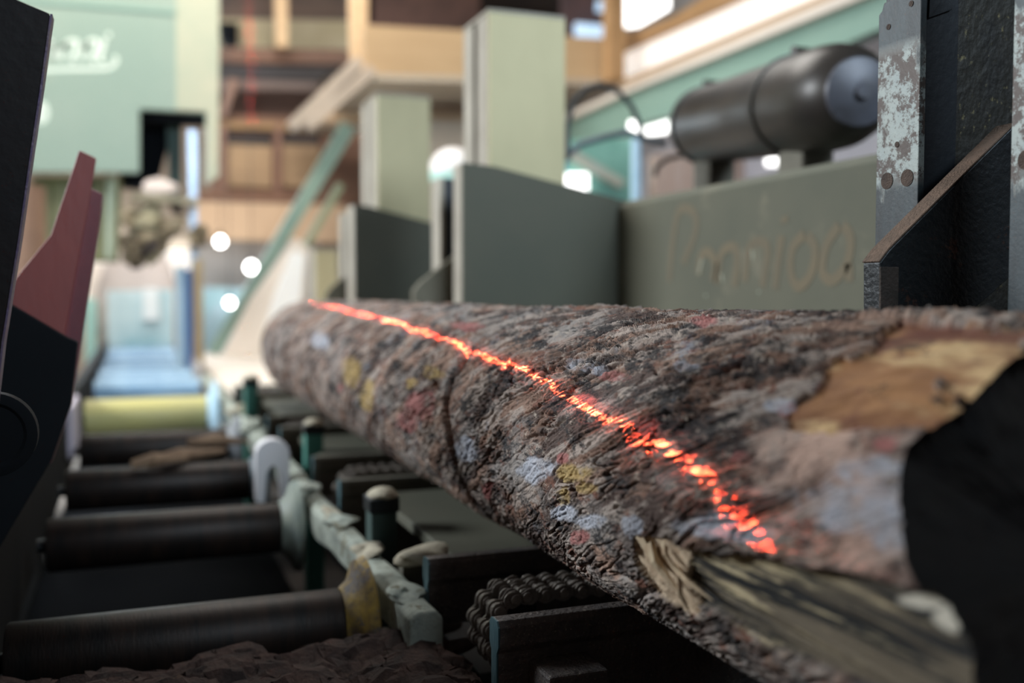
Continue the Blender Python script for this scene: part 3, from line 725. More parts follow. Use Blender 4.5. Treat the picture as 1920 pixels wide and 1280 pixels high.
# bark debris on the pan in front of the rollers
mb = MB(); nx, ny = 220, 90
xs = np.linspace(-.205, .435, nx); ysd = np.linspace(1.02, 1.575, ny)
X, Yg = np.meshgrid(xs, ysd)
Z = -.606+fbm(X*9, Yg*22, X*0+3, 4)*.030+fbm(X*40, Yg*60, X*0+6, 3)*.010+.012*np.exp(-((X-.42)/.12)**2)
Z = terrace(Z*30, 6, .3)/30
vs = [[mb.bm.verts.new((X[j, i], Yg[j, i], Z[j, i])) for i in range(nx)] for j in range(ny)]
for j in range(ny-1):
    for i in range(nx-1): mb.bm.faces.new((vs[j][i], vs[j][i+1], vs[j+1][i+1], vs[j+1][i]))
deb = mb.build('bark_litter', barkdeb, None, 0, False)
tag(deb, 'dark bed of loose bark litter in front of the nearest roller', 'bark litter'); deb['kind'] = 'stuff'
mod = deb.modifiers.new('thickness', 'SOLIDIFY'); mod.thickness = .05; mod.offset = -1
for i, (px, py, r, lab) in enumerate(((770, 1195, .050, 'grey bark chunk with pale flecks beside the yellow flange'), (815, 1235, .035, 'small broken bark piece right of the grey chunk'), (690, 1215, .040, 'reddish bark piece left of the grey chunk'), (600, 1265, .032, 'flat dark bark flake on the litter at the bottom edge'))):
    c = at(px, py, z=-.585)
    tag(MB().blob((c[0], c[1], c[2]+.012), r, 31+i, .5, 4, (1.4, .9, .42)).build('bark_chunk', barkchip if i != 2 else mat('reddish_bark_piece', (.12, .055, .04), (.06, .035, .03), 30, .85, 0, .8), None, 0, False), lab, 'bark piece', 'bark pieces on the litter')

# ------------------------------------------------------------------ left: stop arms and housing
t = thing('stop_arm', 'tall steel arm coloured near-black for shade, with a thin violet edge, far left', 'arm', (-.25, 1.3, -.6))
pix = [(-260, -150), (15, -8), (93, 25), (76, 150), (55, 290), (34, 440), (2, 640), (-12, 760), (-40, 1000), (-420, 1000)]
MB().prism([tuple(at(a, b, y=1.3)) for a, b in pix], (0, .030, 0)).build('blade', redp_shaded, t, .0015)
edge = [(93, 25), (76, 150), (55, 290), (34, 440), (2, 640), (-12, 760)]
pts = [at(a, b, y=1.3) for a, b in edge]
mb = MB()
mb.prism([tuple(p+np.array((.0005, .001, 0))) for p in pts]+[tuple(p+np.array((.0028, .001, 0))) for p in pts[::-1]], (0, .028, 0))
mb.build('bright_edge', purple_edge, t)  # lit right side of the arm laid on as a brighter strip
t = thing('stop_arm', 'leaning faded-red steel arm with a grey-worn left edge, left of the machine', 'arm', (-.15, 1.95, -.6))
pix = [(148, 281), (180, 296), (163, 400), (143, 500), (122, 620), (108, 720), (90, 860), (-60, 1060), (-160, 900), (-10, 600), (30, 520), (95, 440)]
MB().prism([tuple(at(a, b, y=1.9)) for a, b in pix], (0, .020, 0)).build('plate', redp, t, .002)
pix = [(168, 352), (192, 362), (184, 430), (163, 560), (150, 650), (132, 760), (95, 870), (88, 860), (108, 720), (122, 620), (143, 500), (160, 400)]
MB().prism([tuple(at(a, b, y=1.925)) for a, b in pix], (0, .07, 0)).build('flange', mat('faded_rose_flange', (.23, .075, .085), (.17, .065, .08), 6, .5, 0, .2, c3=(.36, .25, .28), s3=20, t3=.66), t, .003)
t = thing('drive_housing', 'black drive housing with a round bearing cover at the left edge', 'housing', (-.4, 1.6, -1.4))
MB().box(-1.6, -.215, 1.36, 1.80, -1.4, -.11).build('body', darkbody, t, .006)
MB().prism([tuple(at(a, b, y=1.84)) for a, b in [(-160, 470), (5, 562), (126, 633), (146, 641), (132, 760), (97, 862), (0, 1025), (-200, 1200)]], (0, .03, 0)).build('shadow_plate', darkbody, t, .003)  # dark plate cut to the outline of the shadow on the red arm
c = at(0, 815, y=1.357)
MB().lathe((c[0]-.01, 1.3585, c[2]), (0, -1, 0), [(-.02, .052), (.004, .052), (.006, .047), (.006, .040), (.002, .036), (.002, 0)], 40).build('bearing_cover', darkbody, t, 0, True)
# low enclosure on the left that shades the first rollers
t = thing('side_enclosure', 'dark steel enclosure wall along the left of the near rollers', 'enclosure', (-.9, 3, -1.4))
MB().box(-1.8, -.31, 2.02, 3.9, -1.4, -.14).build('body', darkbody, t, .006)

# ------------------------------------------------------------------ carriage knees
wornA = worn_mat('scraped_wear_plate_a', .745, .945); wornB = worn_mat('scraped_wear_plate_b', .74, .95)
dark_post = mat('black_blue_steel', (.008, .011, .016), (.014, .018, .024), 8, .45, .3, .15, 90)
speck_post = mat('yellow_flecked_dark_steel', (.007, .007, .007), (.012, .011, .008), 20, .6, .2, .8, 90, c3=(.13, .11, .055), s3=75, t3=.60, stretch=(1, 1, .7))
brace_dust = mat('brown_dust_coat', (.17, .115, .085), (.12, .085, .065), 60, .95, 0, .9, 300)
XK = .970
# near knee
k0 = thing('carriage_knee', 'nearest carriage knee, dark steel with scraped pale wear plates and a dusty diagonal brace', 'knee', (1.05, 1.0, -.6), 'carriage knees behind the log')
yA0, yA1 = 1.045, 1.125
def wearpost(root, ya, yb, zt, wm, fm, bolts=True, xd=.066):
    prof = [(ya, -.469), (yb, -.469), (yb, zt-.014), (yb-.006, zt-.010), (yb-.010, zt), (ya, zt+.002)]
    p = MB().prism([(XK, a, b) for a, b in prof], (.010, 0, 0)).build('wear_plate', wm, root, .0012)
    MB().box(XK+.0102, XK+xd, ya+.002, yb-.002, -.469, zt+.05).build('post_web', fm, root, .002)
    if bolts:
        for (py_, pz_) in ((ya+.020, .158), (yb-.022, .158), (ya+.04, .205), (yb-.02, zt-.035), (ya+.018, zt-.015)):
            r = .0115 if pz_ == .158 else .004
            MB().lathe((XK-.0008, py_, pz_), (1, 0, 0), [(0, r), (.0006, r*.9), (.0012, r*.2)], 20).build('bolt', mat('rusty_bolt_%d' % len(bpy.data.materials), (.10, .07, .055), (.05, .035, .03), 60, .7, .2, .6), p)
    return p
wearpost(k0, yA0, yA1, .402, wornA, dark_post)
wearpost(k0, .70, .897, .46, wornB, dark_post)
# top flange lug
MB().prism([tuple(at(a, b, y=1.043)) for a, b in [(1745, -20), (1776, -2), (1787, 8), (1786, 18), (1762, 27), (1742, 34)]], (0, .05, 0)).build('top_lug', dark_post, k0, .001)
MB().prism([tuple(at(a, b, y=1.075)) for a, b in [(1752, 44), (1800, 60), (1800, 118), (1752, 105)]], (0, .03, 0)).build('cross_tie', dark_post, k0, .001)
# tall plate behind
MB().prism([tuple(at(a, b, y=1.065)) for a, b in [(1792, -190), (1935, -190), (1940, 600), (1790, 600)]], (0, .10, 0)).build('tall_plate', speck_post, k0, .002)
MB().prism([tuple(at(a, b, y=1.150)) for a, b in [(1730, 110), (1800, 120), (1800, 720), (1730, 720)]], (0, .03, 0)).build('back_web', blackm, k0)
# brace
pxl = [(1650, 492), (1668, 468), (1905, 232), (1950, 250), (1950, 470), (1760, 640), (1650, 640)]
br = MB().prism([tuple(at(a, b, y=.985)) for a, b in pxl], (0, .030, 0)).build('brace', steel_dark, k0, .0015)
top = [at(a, b, y=.985) for a, b in [(1650, 492), (1668, 468), (1905, 232)]]
off = np.array((-.0018, 0, .0018))
MB().prism([tuple(p+off*.3) for p in top]+[tuple(p+off) for p in top[::-1]], (0, .030, 0)).build('dust_layer', brace_dust, br)
q = [tuple(at(a, b, y=.980)) for a, b in [(1652, 500), (1686, 500), (1684, 610), (1652, 610)]]
MB().prism(q, (0, .004, 0)).build('weld_pad', mat('rusty_pad', (.06, .045, .038), (.03, .025, .022), 30, .8, .1, .5), br, .001)
k0b = [MB().box(1.08, 1.35, 1.02, 1.30, -.469, -.10).build('foot', blackm, k0)]

def knee(y0, label, pp_panel, posts, gus, yg, seed):
    root = thing('carriage_knee', label, 'knee', (1.2, y0+.1, -.62), 'carriage knees behind the log')
    a = [at(px, py, y=y0) for px, py in pp_panel]
    MB().prism([tuple(v) for v in a]+[(a[-1][0], y0, -.469), (a[0][0], y0, -.469)], (0, .016, 0)).build('front_panel', olive_dark, root, .002)
    x0 = a[0][0]; zt = a[0][2]
    MB().box(x0-.0005, x0+.016, y0+.0165, posts[0], -.469, zt).build('side_flange', edge_dust, root, .003)
    for (ya, yb) in posts[1:]:
        MB().box(x0, x0+.014, ya, yb, -.469, zt-.02).build('wear_plate', edge_dust, root, .002)
        MB().box(x0+.0145, x0+.09, ya, yb, -.469, zt-.022).build('post_web', dark_post, root)
    if gus:
        g_ = MB().prism([tuple(at(px, py, y=yg)) for px, py in gus], (0, .035, 0)).build('gusset', mat('dusty_gusset_%d' % seed, (.13, .12, .09), (.17, .155, .12), 6, .8), root, .002)
    return root
kn1 = knee(2.985, 'middle carriage knee, grey-green plate sloping down to the right, behind the log', [(868, 304), (930, 312), (1172, 376)], [3.085, (3.235, 3.335)],
     [(776, 545), (790, 528), (868, 468), (868, 500), (866, 640), (776, 640)], 3.165, 1)
kn2 = knee(4.627, 'small far carriage knee, grey-green plate near the far end of the log', [(664, 383), (690, 386), (812, 418)], [4.80, (4.88, 4.99)],
     [(612, 552), (622, 538), (655, 512), (662, 540), (662, 620), (612, 620)], 4.84, 2)
# upright posts behind the knees
def upright(y, pxl_, pxr, pyt, pxs, label, dep, parent=None, zb=-.46):
    tl = at(pxl_, pyt, y=y); tr_ = at(pxr, pyt, y=y)
    x0, x1, zt = tl[0], tr_[0], tl[2]
    if parent is None:
        parent = thing('upright_post', label, 'post', ((tl[0]+tr_[0])/2, y, -.509)); zb = -.509
    root = MB().box(x0+.030, x1-.02, y+.013, y+dep*.60, zb, zt-.02).build('upright_post', rail_dust, parent, .002)
    MB().box(x0+.002, x1, y, y+.012, zb, zt).build('face_plate', olive_light, root, .002)
    MB().box(x0, x0+.020, y+.0125, y+dep*.45, zb, zt-.004).build('side_flange', edge_dust, root, .002)
    MB().box(x0, x0+.030, y+dep*.60+.0005, y+dep, zb, zt-.004).build('rear_flange', edge_dust, root, .002)
    MB().box(x1-.012, x1+.004, y+.0125, y+dep, zb, zt-.01).build('side_flange', mat('white_edge_%d' % int(y*10), (.60, .58, .46), (.50, .50, .42), 4, .7), root, .002)
    MB().box(x0, x1, y, y+dep, zt+.0005, zt+.012).build('cap_plate', edge_dust, root, .002)
upright(3.06, 916, 1060, 22, 876, '', .26, kn1)
upright(4.72, 706, 806, 178, 676, '', .34, kn2)
upright(6.3, 590, 632, 470, 575, 'short brownish upright post at the far end of the log', .2)

# ------------------------------------------------------------------ big carriage beam with faded handwriting
t = thing('carriage_beam', 'large grey-olive steel box beam with faded handwriting, behind the log', 'beam', (1.65, 1.9, -.6))
zt = at(1400, 331, x=1.51)[2]
MB().prism([(1.51, .95, -.5), (1.51, .95, zt-.02), (1.53, .95, zt), (1.82, .95, zt), (1.82, .95, -.5)], (0, 2.03, 0)).build('box', olive, t, .004)
def ribbon(strokes, plane, val, wd, name, mt, parent, outv):
    mb = MB()
    for st in strokes:
        pts = [at(px, py, **{plane: val}) for px, py in st]
        # smooth by subdividing (Catmull-Rom)
        P = [pts[0]]+pts+[pts[-1]]; sm = []
        for i in range(1, len(P)-2):
            for k in range(6):
                u = k/6; sm.append(.5*((2*P[i])+(-P[i-1]+P[i+1])*u+(2*P[i-1]-5*P[i]+4*P[i+1]-P[i+2])*u*u+(-P[i-1]+3*P[i]-3*P[i+1]+P[i+2])*u**3))
        sm.append(pts[-1])
        nrm = np.array(outv, float)
        prev = None
        for i, p in enumerate(sm):
            tg = sm[min(i+1, len(sm)-1)]-sm[max(i-1, 0)]; tg = tg/(np.linalg.norm(tg)+1e-9)
            sd = np.cross(nrm, tg)*wd/2; o_ = nrm*.0012
            cur = [mb.bm.verts.new(p+sd+nrm*.0002), mb.bm.verts.new(p-sd+nrm*.0002), mb.bm.verts.new(p-sd+o_), mb.bm.verts.new(p+sd+o_)]
            if prev:
                for k in range(4): mb.bm.faces.new((prev[k], prev[(k+1) % 4], cur[(k+1) % 4], cur[k]))
            prev = cur
    return mb.build(name, mt, parent)
def cz(x, y): return (1200+x*460/1920, 360+y*460/1920)
st = [[cz(230, 700), cz(255, 400), cz(300, 160), cz(380, 130), cz(440, 200), cz(430, 330), cz(370, 480), cz(340, 560)],
      [cz(460, 650), cz(480, 500), cz(540, 470), cz(590, 560), cz(570, 700)],
      [cz(600, 720), cz(640, 480), cz(740, 430), cz(760, 560), cz(740, 740)],
      [cz(820, 700), cz(860, 430), cz(960, 390), cz(1000, 470), cz(960, 740)],
      [cz(1060, 760), cz(1080, 560), cz(1110, 340)], [cz(1130, 190), cz(1136, 240)],
      [cz(1290, 330), cz(1200, 430), cz(1180, 620), cz(1240, 740), cz(1340, 640), cz(1370, 440), cz(1310, 340)],
      [cz(1560, 260), cz(1460, 420), cz(1430, 620), cz(1510, 690), cz(1620, 560), cz(1650, 360), cz(1590, 260)], [cz(1640, 560), cz(1640, 700)]]
ribbon(st, 'x', 1.51, .027, 'handwriting', chalk, t, (-1, 0, 0))
st2 = [[cz(460, 640), cz(490, 520)], [cz(640, 640), cz(650, 700)], [cz(880, 450), cz(886, 530)], [cz(515, 800), cz(520, 820)], [cz(930, 770), cz(935, 790)]]
ribbon(st2, 'x', 1.5095, .008, 'paint_fleck', mat('pale_green_fleck', (.36, .38, .30), (.32, .34, .27), 5, .8), t, (-1, 0, 0))

# ------------------------------------------------------------------ black tank
A = 2.84*ray(1500, 197); B = 3.72*ray(1325, 236)
ax = (A-B)/np.linalg.norm(A-B); Ln = np.linalg.norm(A-B); Rt = .139
t = thing('pressure_tank', 'black cylindrical pressure tank with two clamp bands lying on top of the beam', 'tank', ((A[0]+B[0])/2, (A[1]+B[1])/2, (A[2]+B[2])/2-Rt-.03))
Ld = Ln+.34
prof = [(-.34, .0), (-.335, .035), (-.22, .040), (-.16, .07), (-.10, .115), (-.04, Rt*.97), (0, Rt), (Ln+.20, Rt), (Ln+.26, Rt*.97), (Ln+.315, Rt*.88), (Ln+.36, Rt*.72), (Ln+.385, Rt*.5)]
MB().lathe(B, ax, prof, 64).build('shell', tankm, t, 0, True)
MB().lathe(B, ax, [(Ln+.372, Rt*.63), (Ln+.382, Rt*.60), (Ln+.396, Rt*.3), (Ln+.397, .02), (Ln+.41, .018), (Ln+.41, 0)], 40).build('end_plate', tankcap, t, 0, True)
for s_ in (.02, Ln-.02):
    MB().lathe(B, ax, [(s_-.02, Rt+.0005), (s_-.018, Rt+.007), (s_+.018, Rt+.007), (s_+.02, Rt+.0005)], 64).build('clamp_band', tankband, t, 0, True)
    p = B+ax*s_; 
    MB().tube([p+np.array((-.03, -.02, Rt+.012)), p+np.array((.05, .0, Rt+.016))], .012, 8).build('clamp_bolt', tankband, t)
    # saddle under the tank
    MB().box(p[0]-.055, p[0]+.055, p[1]-.10, p[1]+.02, zt+.001, p[2]-Rt+.008).build('saddle', rail_dust, t, .012)
# neck fitting + hoses
pn = B-ax*.34
MB().tube([pn, pn-ax*.10], .030, 16).build('valve', mat('grey_valve_body', (.20, .19, .17), (.12, .12, .11), 10, .5, .3), t, 0, True)
hp = [(1064, 300), (1064, 235), (1075, 190), (1100, 165), (1128, 158), (1160, 172), (1185, 200), (1200, 235), (1206, 262)]
tag(MB().tube([tuple(3.9*ray(a, b)) for a, b in hp], .011, 12).build('hydraulic_hose', blackrub, None, 0, True), 'thin black hose arching up beside the khaki post, left of the tank', 'hose')
hp = [(1062, 292), (1090, 270), (1130, 258), (1175, 247), (1215, 262), (1250, 268)]
tag(MB().tube([tuple(4.1*ray(a, b)) for a, b in hp], .014, 12).build('hydraulic_hose', mat('grey_blue_hose', (.10, .13, .15), (.08, .1, .12), 8, .5), None, 0, True), 'grey hose running low towards the tank valve', 'hose')
hp = [(1228, 330), (1230, 315), (1250, 298), (1275, 292), (1290, 280)]
tag(MB().tube([tuple(4.0*ray(a, b)) for a, b in hp], .010, 12).build('hydraulic_hose', blackrub, None, 0, True), 'short dark hose dropping from the tank valve behind the beam', 'hose')
# blue-white upright pipe
pA = at(1193, 262, y=4.3); 
tag(MB().tube([tuple(pA), (pA[0], pA[1], -1.4)], .024, 14).build('upright_pipe', paleblue, None, 0, True), 'pale blue-white upright pipe beside the black hose, left of the tank', 'pipe')

# ------------------------------------------------------------------ green bandsaw housing
YM = 7.5
house = t = thing('bandsaw_housing', 'mint-green bandsaw wheel housing with white script lettering, upper left', 'machine', (0, YM+.4, .2))
P_ = [(-330, -160), (412, -160), (410, 330), (386, 345), (386, 212), (262, 205), (262, 324), (-330, 322)]
MB().prism([tuple(at(a, b, y=YM)) for a, b in P_], (0, .05, 0)).build('front_panel', mint, t, .01)
x0 = at(325, 100, y=YM)[0]; x1 = at(410, 100, y=YM)[0]
tl = [(330, -160), (412, -160), (410, 330), (388, 343), (388, 208), (330, 206)]
MB().prism([tuple(at(a, b, y=YM-.006)) for a, b in tl], (0, .0055, 0)).build('dusty_cover', mint_dust, t, .002)
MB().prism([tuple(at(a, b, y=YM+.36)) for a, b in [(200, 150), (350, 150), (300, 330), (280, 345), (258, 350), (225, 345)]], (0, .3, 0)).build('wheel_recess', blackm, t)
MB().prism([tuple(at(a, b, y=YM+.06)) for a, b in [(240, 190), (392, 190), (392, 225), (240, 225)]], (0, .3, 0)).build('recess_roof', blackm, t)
MB().prism([tuple(at(a, b, y=YM+.30)) for a, b in [(312, 215), (340, 218), (340, 370), (318, 370)]], (0, .06, 0)).build('guide_bar', teal_dark, t)
bl = at(360, 250, y=YM+.1); 
MB().box(bl[0]-.028, bl[0]+.028, YM+.08, YM+.084, -.3, at(360, 240, y=YM)[2]).build('blade', blademat, t)
MB().prism([tuple(at(a, b, y=YM-.012)) for a, b in [(0, -8), (330, 20), (330, 26), (0, -1)]], (0, .010, 0)).build('panel_seam', teal, t)
def ct(x, y): return (60+x*200/1219, 40+y*200/1219)
lt = [[ct(60, 430), ct(40, 330), ct(90, 230), ct(170, 210), ct(250, 280), ct(255, 430)], [ct(240, 240), ct(235, 430)],
      [ct(320, 440), ct(350, 330), ct(390, 230)], [ct(345, 330), ct(420, 225), ct(520, 235), ct(490, 340), ct(450, 430), ct(480, 460)],
      [ct(560, 440), ct(590, 330), ct(630, 230)], [ct(590, 330), ct(660, 220), ct(750, 230), ct(720, 340), ct(680, 430), ct(720, 460)],
      [ct(830, 200), ct(810, 300), ct(780, 430), ct(830, 470)], [ct(880, 130), ct(870, 175)],
      [ct(80, 560), ct(400, 545), ct(820, 540), ct(930, 500), ct(965, 430), ct(930, 400)]]
ribbon(lt, 'y', YM, .026, 'lettering', white_paint, t, (0, -1, 0))
ribbon([[ct(60, 1050), ct(90, 960), ct(140, 960), ct(165, 1050), ct(130, 1130), ct(80, 1130), ct(60, 1050)]], 'y', YM, .034, 'number_plate', white_paint, t, (0, -1, 0))
# sawdust-caked guide assembly
t = thing('saw_guide', 'sawdust-caked saw guide assembly hanging under the green housing', 'guide', tuple(at(300, 495, y=YM-.1)))
rg_ = random.Random(12)
for i in range(16):
    px = rg_.uniform(248, 368); py = rg_.uniform(385, 478); r = rg_.uniform(.045, .10)
    c = at(px, py, y=YM-.15+.10*rg_.random())
    MB().blob(c, r, 60+i, .8, 2, (rg_.uniform(.6, 1.5), .8, rg_.uniform(.6, 1.4))).build('caked_block', (clutter_m, khaki_board, brown_dark, clutter_m)[i % 4], t, 0, False)
MB().prism([tuple(at(a, b, y=YM-.2)) for a, b in [(245, 360), (370, 372), (372, 384), (245, 374)]], (0, .2, 0)).build('arm', mat('dusty_arm', (.34, .31, .22), (.2, .18, .13), 6, .8), t, .004)
MB().blob(at(300, 352, y=YM-.1), .085, 77, .3, 3, (1.1, .8, .8)).build('sawdust_mound', pinkish, t, 0, True)
# olive column under the housing on the left
t = house
MB().prism([tuple(at(a, b, y=7.8)) for a, b in [(60, 330), (228, 330), (222, 490), (60, 485)]], (0, .4, 0)).build('lower_column', mat('olive_khaki_paint', (.23, .23, .11), (.17, .16, .09), 3, .7), t, .01)
pt = at(209, 330, y=7.7); pb = at(207, 485, y=7.7)
MB().tube([tuple(pt), tuple(pb)], .035, 14).build('pipe', mat('pale_green_pipe', (.42, .48, .36), (.34, .40, .30), 5, .5), t, 0, True)
for px in (110, 150, 185):
    MB().prism([tuple(at(a, b, y=7.78)) for a, b in [(px, 340), (px+7, 340), (px+7, 480), (px, 480)]], (0, .018, 0)).build('rib', mat('pale_rib_%d' % px, (.34, .34, .2), (.28, .28, .17), 5, .7), t)
tag(MB().tube([tuple(at(45, 350, y=7.0)), (at(52, 480, y=7.0)[0], 7.0, -1.4)], .12, 20).build('brown_cylinder', mat('brown_cylinder_paint', (.30, .18, .12), (.22, .13, .09), 4, .6), None, 0, True), 'brown cylinder standing behind the near-black arm', 'cylinder')

# ------------------------------------------------------------------ shell of the hall
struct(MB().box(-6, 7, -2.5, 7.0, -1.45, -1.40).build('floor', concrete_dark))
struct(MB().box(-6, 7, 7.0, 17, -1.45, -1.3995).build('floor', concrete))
struct(MB().box(-6.2, 7.2, 14.95, 15.15, -1.4, 4.3).build('wall_back', wallm))
struct(MB().box(6.6, 6.75, -2.5, 15, -1.4, 4.3).build('wall_right', greyw))
struct(MB().box(-6.15, -6.0, -2.5, 15, -1.4, 4.3).build('wall_left', brown_mid))
struct(MB().box(-6.2, 7.2, -2.6, -2.5, -1.4, 4.3).build('wall_front', brown_dark))
struct(MB().box(-6.2, 7.2, -2.6, 15.1, 4.3, 4.4).build('ceiling', brown_dark))

# ---- timber and boards at the back, left of the posts
def board(name, pix, y, d, m, label, cat, grp=None, bev=.005):
    return tag(MB().prism([tuple(at(a, b, y=y)) for a, b in pix], (0, d, 0)).build(name, m, None, bev), label, cat, grp)
t = thing('board_partition', 'brown boarded partition wall with two framed panels, right of the green housing', 'partition', (1.6, 12.0, 0))
MB().prism([tuple(at(a, b, y=12)) for a, b in [(395, 215), (690, 222), (690, 385), (395, 375)]], (0, .08, 0)).build('backing', brown, t)
for (a0, a1) in ((425, 510), (528, 600)):
    MB().prism([tuple(at(a, b, y=11.96)) for a, b in [(a0, 262), (a1, 266), (a1, 352), (a0, 348)]], (0, .035, 0)).build('panel', brown_mid, t, .004)
    MB().prism([tuple(at(a, b, y=11.95)) for a, b in [(a0, 250), (a1, 253), (a1, 273), (a0, 270)]], (0, .045, 0)).build('panel_header', brown_dark, t, .004)
MB().prism([tuple(at(a, b, y=11.9)) for a, b in [(398, 226), (640, 232), (640, 247), (398, 240)]], (0, .09, 0)).build('top_rail', mat('ochre_timber', (.34, .21, .10), (.26, .16, .08), 3, .7), t, .004)
for px in (412, 516):
    MB().prism([tuple(at(a, b, y=11.88)) for a, b in [(px, 232), (px+12, 232), (px+12, 362), (px, 362)]], (0, .07, 0)).build('stud', mat('stud_%d' % px, (.24, .13, .09), (.2, .11, .08), 3, .7), t, .004)
MB().prism([tuple(at(a, b, y=11.85)) for a, b in [(370, 356), (660, 364), (660, 382), (370, 374)]], (0, .10, 0)).build('bottom_rail', brown, t, .004)
board('cross_beam', [(368, 378), (650, 384), (650, 455), (368, 448)], 11.5, .2, mat('tan_cross_beam', (.58, .40, .26), (.50, .34, .22), 2, .7), 'wide tan timber cross beam under the brown partition', 'beam')
board('rear_panel', [(366, 449), (600, 455), (600, 765.7), (366, 775)], 12.4, .08, greyw, 'pale grey cladding panel below the tan cross beam', 'panel')
board('stored_machine', [(382, 538), (470, 540), (466, 640), (466, 794), (382, 797.7)], 11.2, .6, mat('dusty_blue_paint', (.36, .48, .56), (.26, .46, .50), 4, .6), 'dusty blue-grey machine body standing far behind the deck', 'machine')
# lamps
for i, (px, py, r, lab) in enumerate(((413, 453, .050, 'small glowing lamp, highest of the three under the cross beam'), (471, 501, .058, 'glowing lamp beside the green diagonal, largest of the three'), (431, 568, .045, 'glowing lamp low in front of the blue-grey machine'))):
    c = at(px, py, y=11.0)
    tt = thing('pendant_lamp', lab, 'lamp', (c[0], c[1], c[2]-r), 'glowing lamps at the back')
    MB().lathe((c[0], c[1], c[2]), (0, 0, 1), [(-r, 0), (-r*.8, r*.6), (-r*.3, r*.95), (r*.3, r*.95), (r*.8, r*.6), (r, .02)], 20).build('globe', lampglow, tt, 0, True)
    MB().lathe((c[0], c[1], c[2]+r), (0, 0, 1), [(.0005, .022), (.05, .022), (.06, .012)], 14).build('socket', steel_dark, tt)
    MB().tube([(c[0], c[1], c[2]+r+.06), (c[0], c[1], 4.3)], .004, 6).build('cord', blackrub, tt)
# roof timber region, upper middle
board('roof_board', [(400, -60), (700, -60), (700, 40), (400, 40)], 12.6, .1, mat('mixed_roof_boards', (.16, .11, .085), (.07, .055, .05), 3, .8, 0, 0, stretch=(.3, 1, 2)), 'dark brown roof boards above the khaki panel', 'board')
board('insulation_panel', [(415, 34), (670, 38), (670, 92), (415, 88)], 12.5, .08, khaki_board, 'khaki board panel between the roof timbers', 'panel')
board('roof_beam', [(405, 88), (700, 94), (700, 122), (405, 116)], 12.0, .15, mat('rust_brown_beam', (.20, .11, .075), (.14, .09, .07), 3, .8), 'rust-brown roof beam just below the khaki panel', 'beam')
board('roof_beam', [(405, 119), (640, 126), (600, 152), (405, 146)], 12.05, .15, mat('slate_dark_beam', (.05, .047, .05), (.04, .036, .036), 3, .8), 'slate-dark roof beam under the rust-brown one', 'beam')
board('roof_beam', [(405, 148), (600, 154), (590, 170), (405, 166)], 11.9, .15, mat('grey_brown_beam', (.17, .125, .11), (.13, .10, .09), 3, .8), 'grey-brown roof beam in the dark bay', 'beam')
board('roof_beam', [(405, 168), (620, 172), (620, 226), (405, 220)], 12.3, .15, mat('dark_brown_boards', (.095, .055, .042), (.06, .038, .032), 6, .8, 0, 0, stretch=(1, 1, 6)), 'dark brown slatted boards above the partition', 'beam')
board('strut', [(412, 215), (424, 218), (448, 150), (430, 146)], 11.8, .1, mat('rosy_brown_strut', (.26, .16, .12), (.22, .14, .11), 3, .8), 'short rosy-brown strut slanting beside the green housing', 'strut')
board('timber_stud', [(514, -60), (540, -60), (540, 88), (518, 88)], 11.7, .12, tan, 'left pale timber stud rising in the roof bay', 'stud', 'pale timber studs in the roof')
board('timber_stud', [(656, -60), (690, -60), (690, 125), (660, 125)], 9.5, .12, tan, 'right pale timber stud at the corner of the platform', 'stud', 'pale timber studs in the roof')
board('dark_box', [(410, 42), (446, 42), (446, 84), (420, 80)], 12.3, .198, blackm, 'small black box hanging beside the green housing', 'box')
board('roof_board', [(690, -80), (900, -80), (900, 62), (690, 48)], 12.6, .1, mat('purple_brown_boards', (.155, .088, .072), (.09, .055, .048), 3, .8), 'purplish brown boards above the platform', 'board')
# platform
t = thing('timber_platform', 'raised pale timber platform high behind the khaki posts', 'platform', (2.6, 8.5, 1.6))
yp = 8.6
MB().prism([tuple(at(a, b, y=yp)) for a, b in [(682, 46), (1150, 72), (1150, 150), (682, 138)]], (0, .1, 0)).build('fascia', tan, t, .005)
a = at(682, 138, y=yp); b = at(1150, 150, y=yp); c = at(880, 210, y=11.5); d = at(620, 205, y=11.5)
MB().prism([tuple(a), tuple(b), (b[0]+1, 11.6, b[2]), (a[0]-.2, 11.6, a[2])], (0, 0, -.05)).build('underside', tan_pale, t)
MB().prism([tuple(at(a_, b_, y=9.8)) for a_, b_ in [(588, 205), (880, 212), (880, 236), (588, 228)]], (0, .12, 0)).build('joist', mat('tan_joist', (.50, .36, .24), (.44, .31, .2), 3, .7), t, .004)
MB().prism([tuple(at(a_, b_, y=9.7)) for a_, b_ in [(806, 186), (880, 188), (880, 204), (806, 202)]], (0, .08, 0)).build('joist', brown, t, .004)
for (p1, p2, w) in (((676, 112), (548, 236), 12), ((700, 128), (578, 236), 11)):
    A1 = at(*p1, y=8.5); A2 = at(*p2, y=8.5)
    n = np.array([0.7, 0, -.7])*w*1.9/F*8.2
    MB().prism([tuple(A1+n*.5), tuple(A2+n*.5), tuple(A2-n*.5), tuple(A1-n*.5)], (0, .12, 0)).build('strut', mat('pale_strut_%d' % w, (.60, .50, .41), (.5, .42, .35), 3, .7), t, .004)
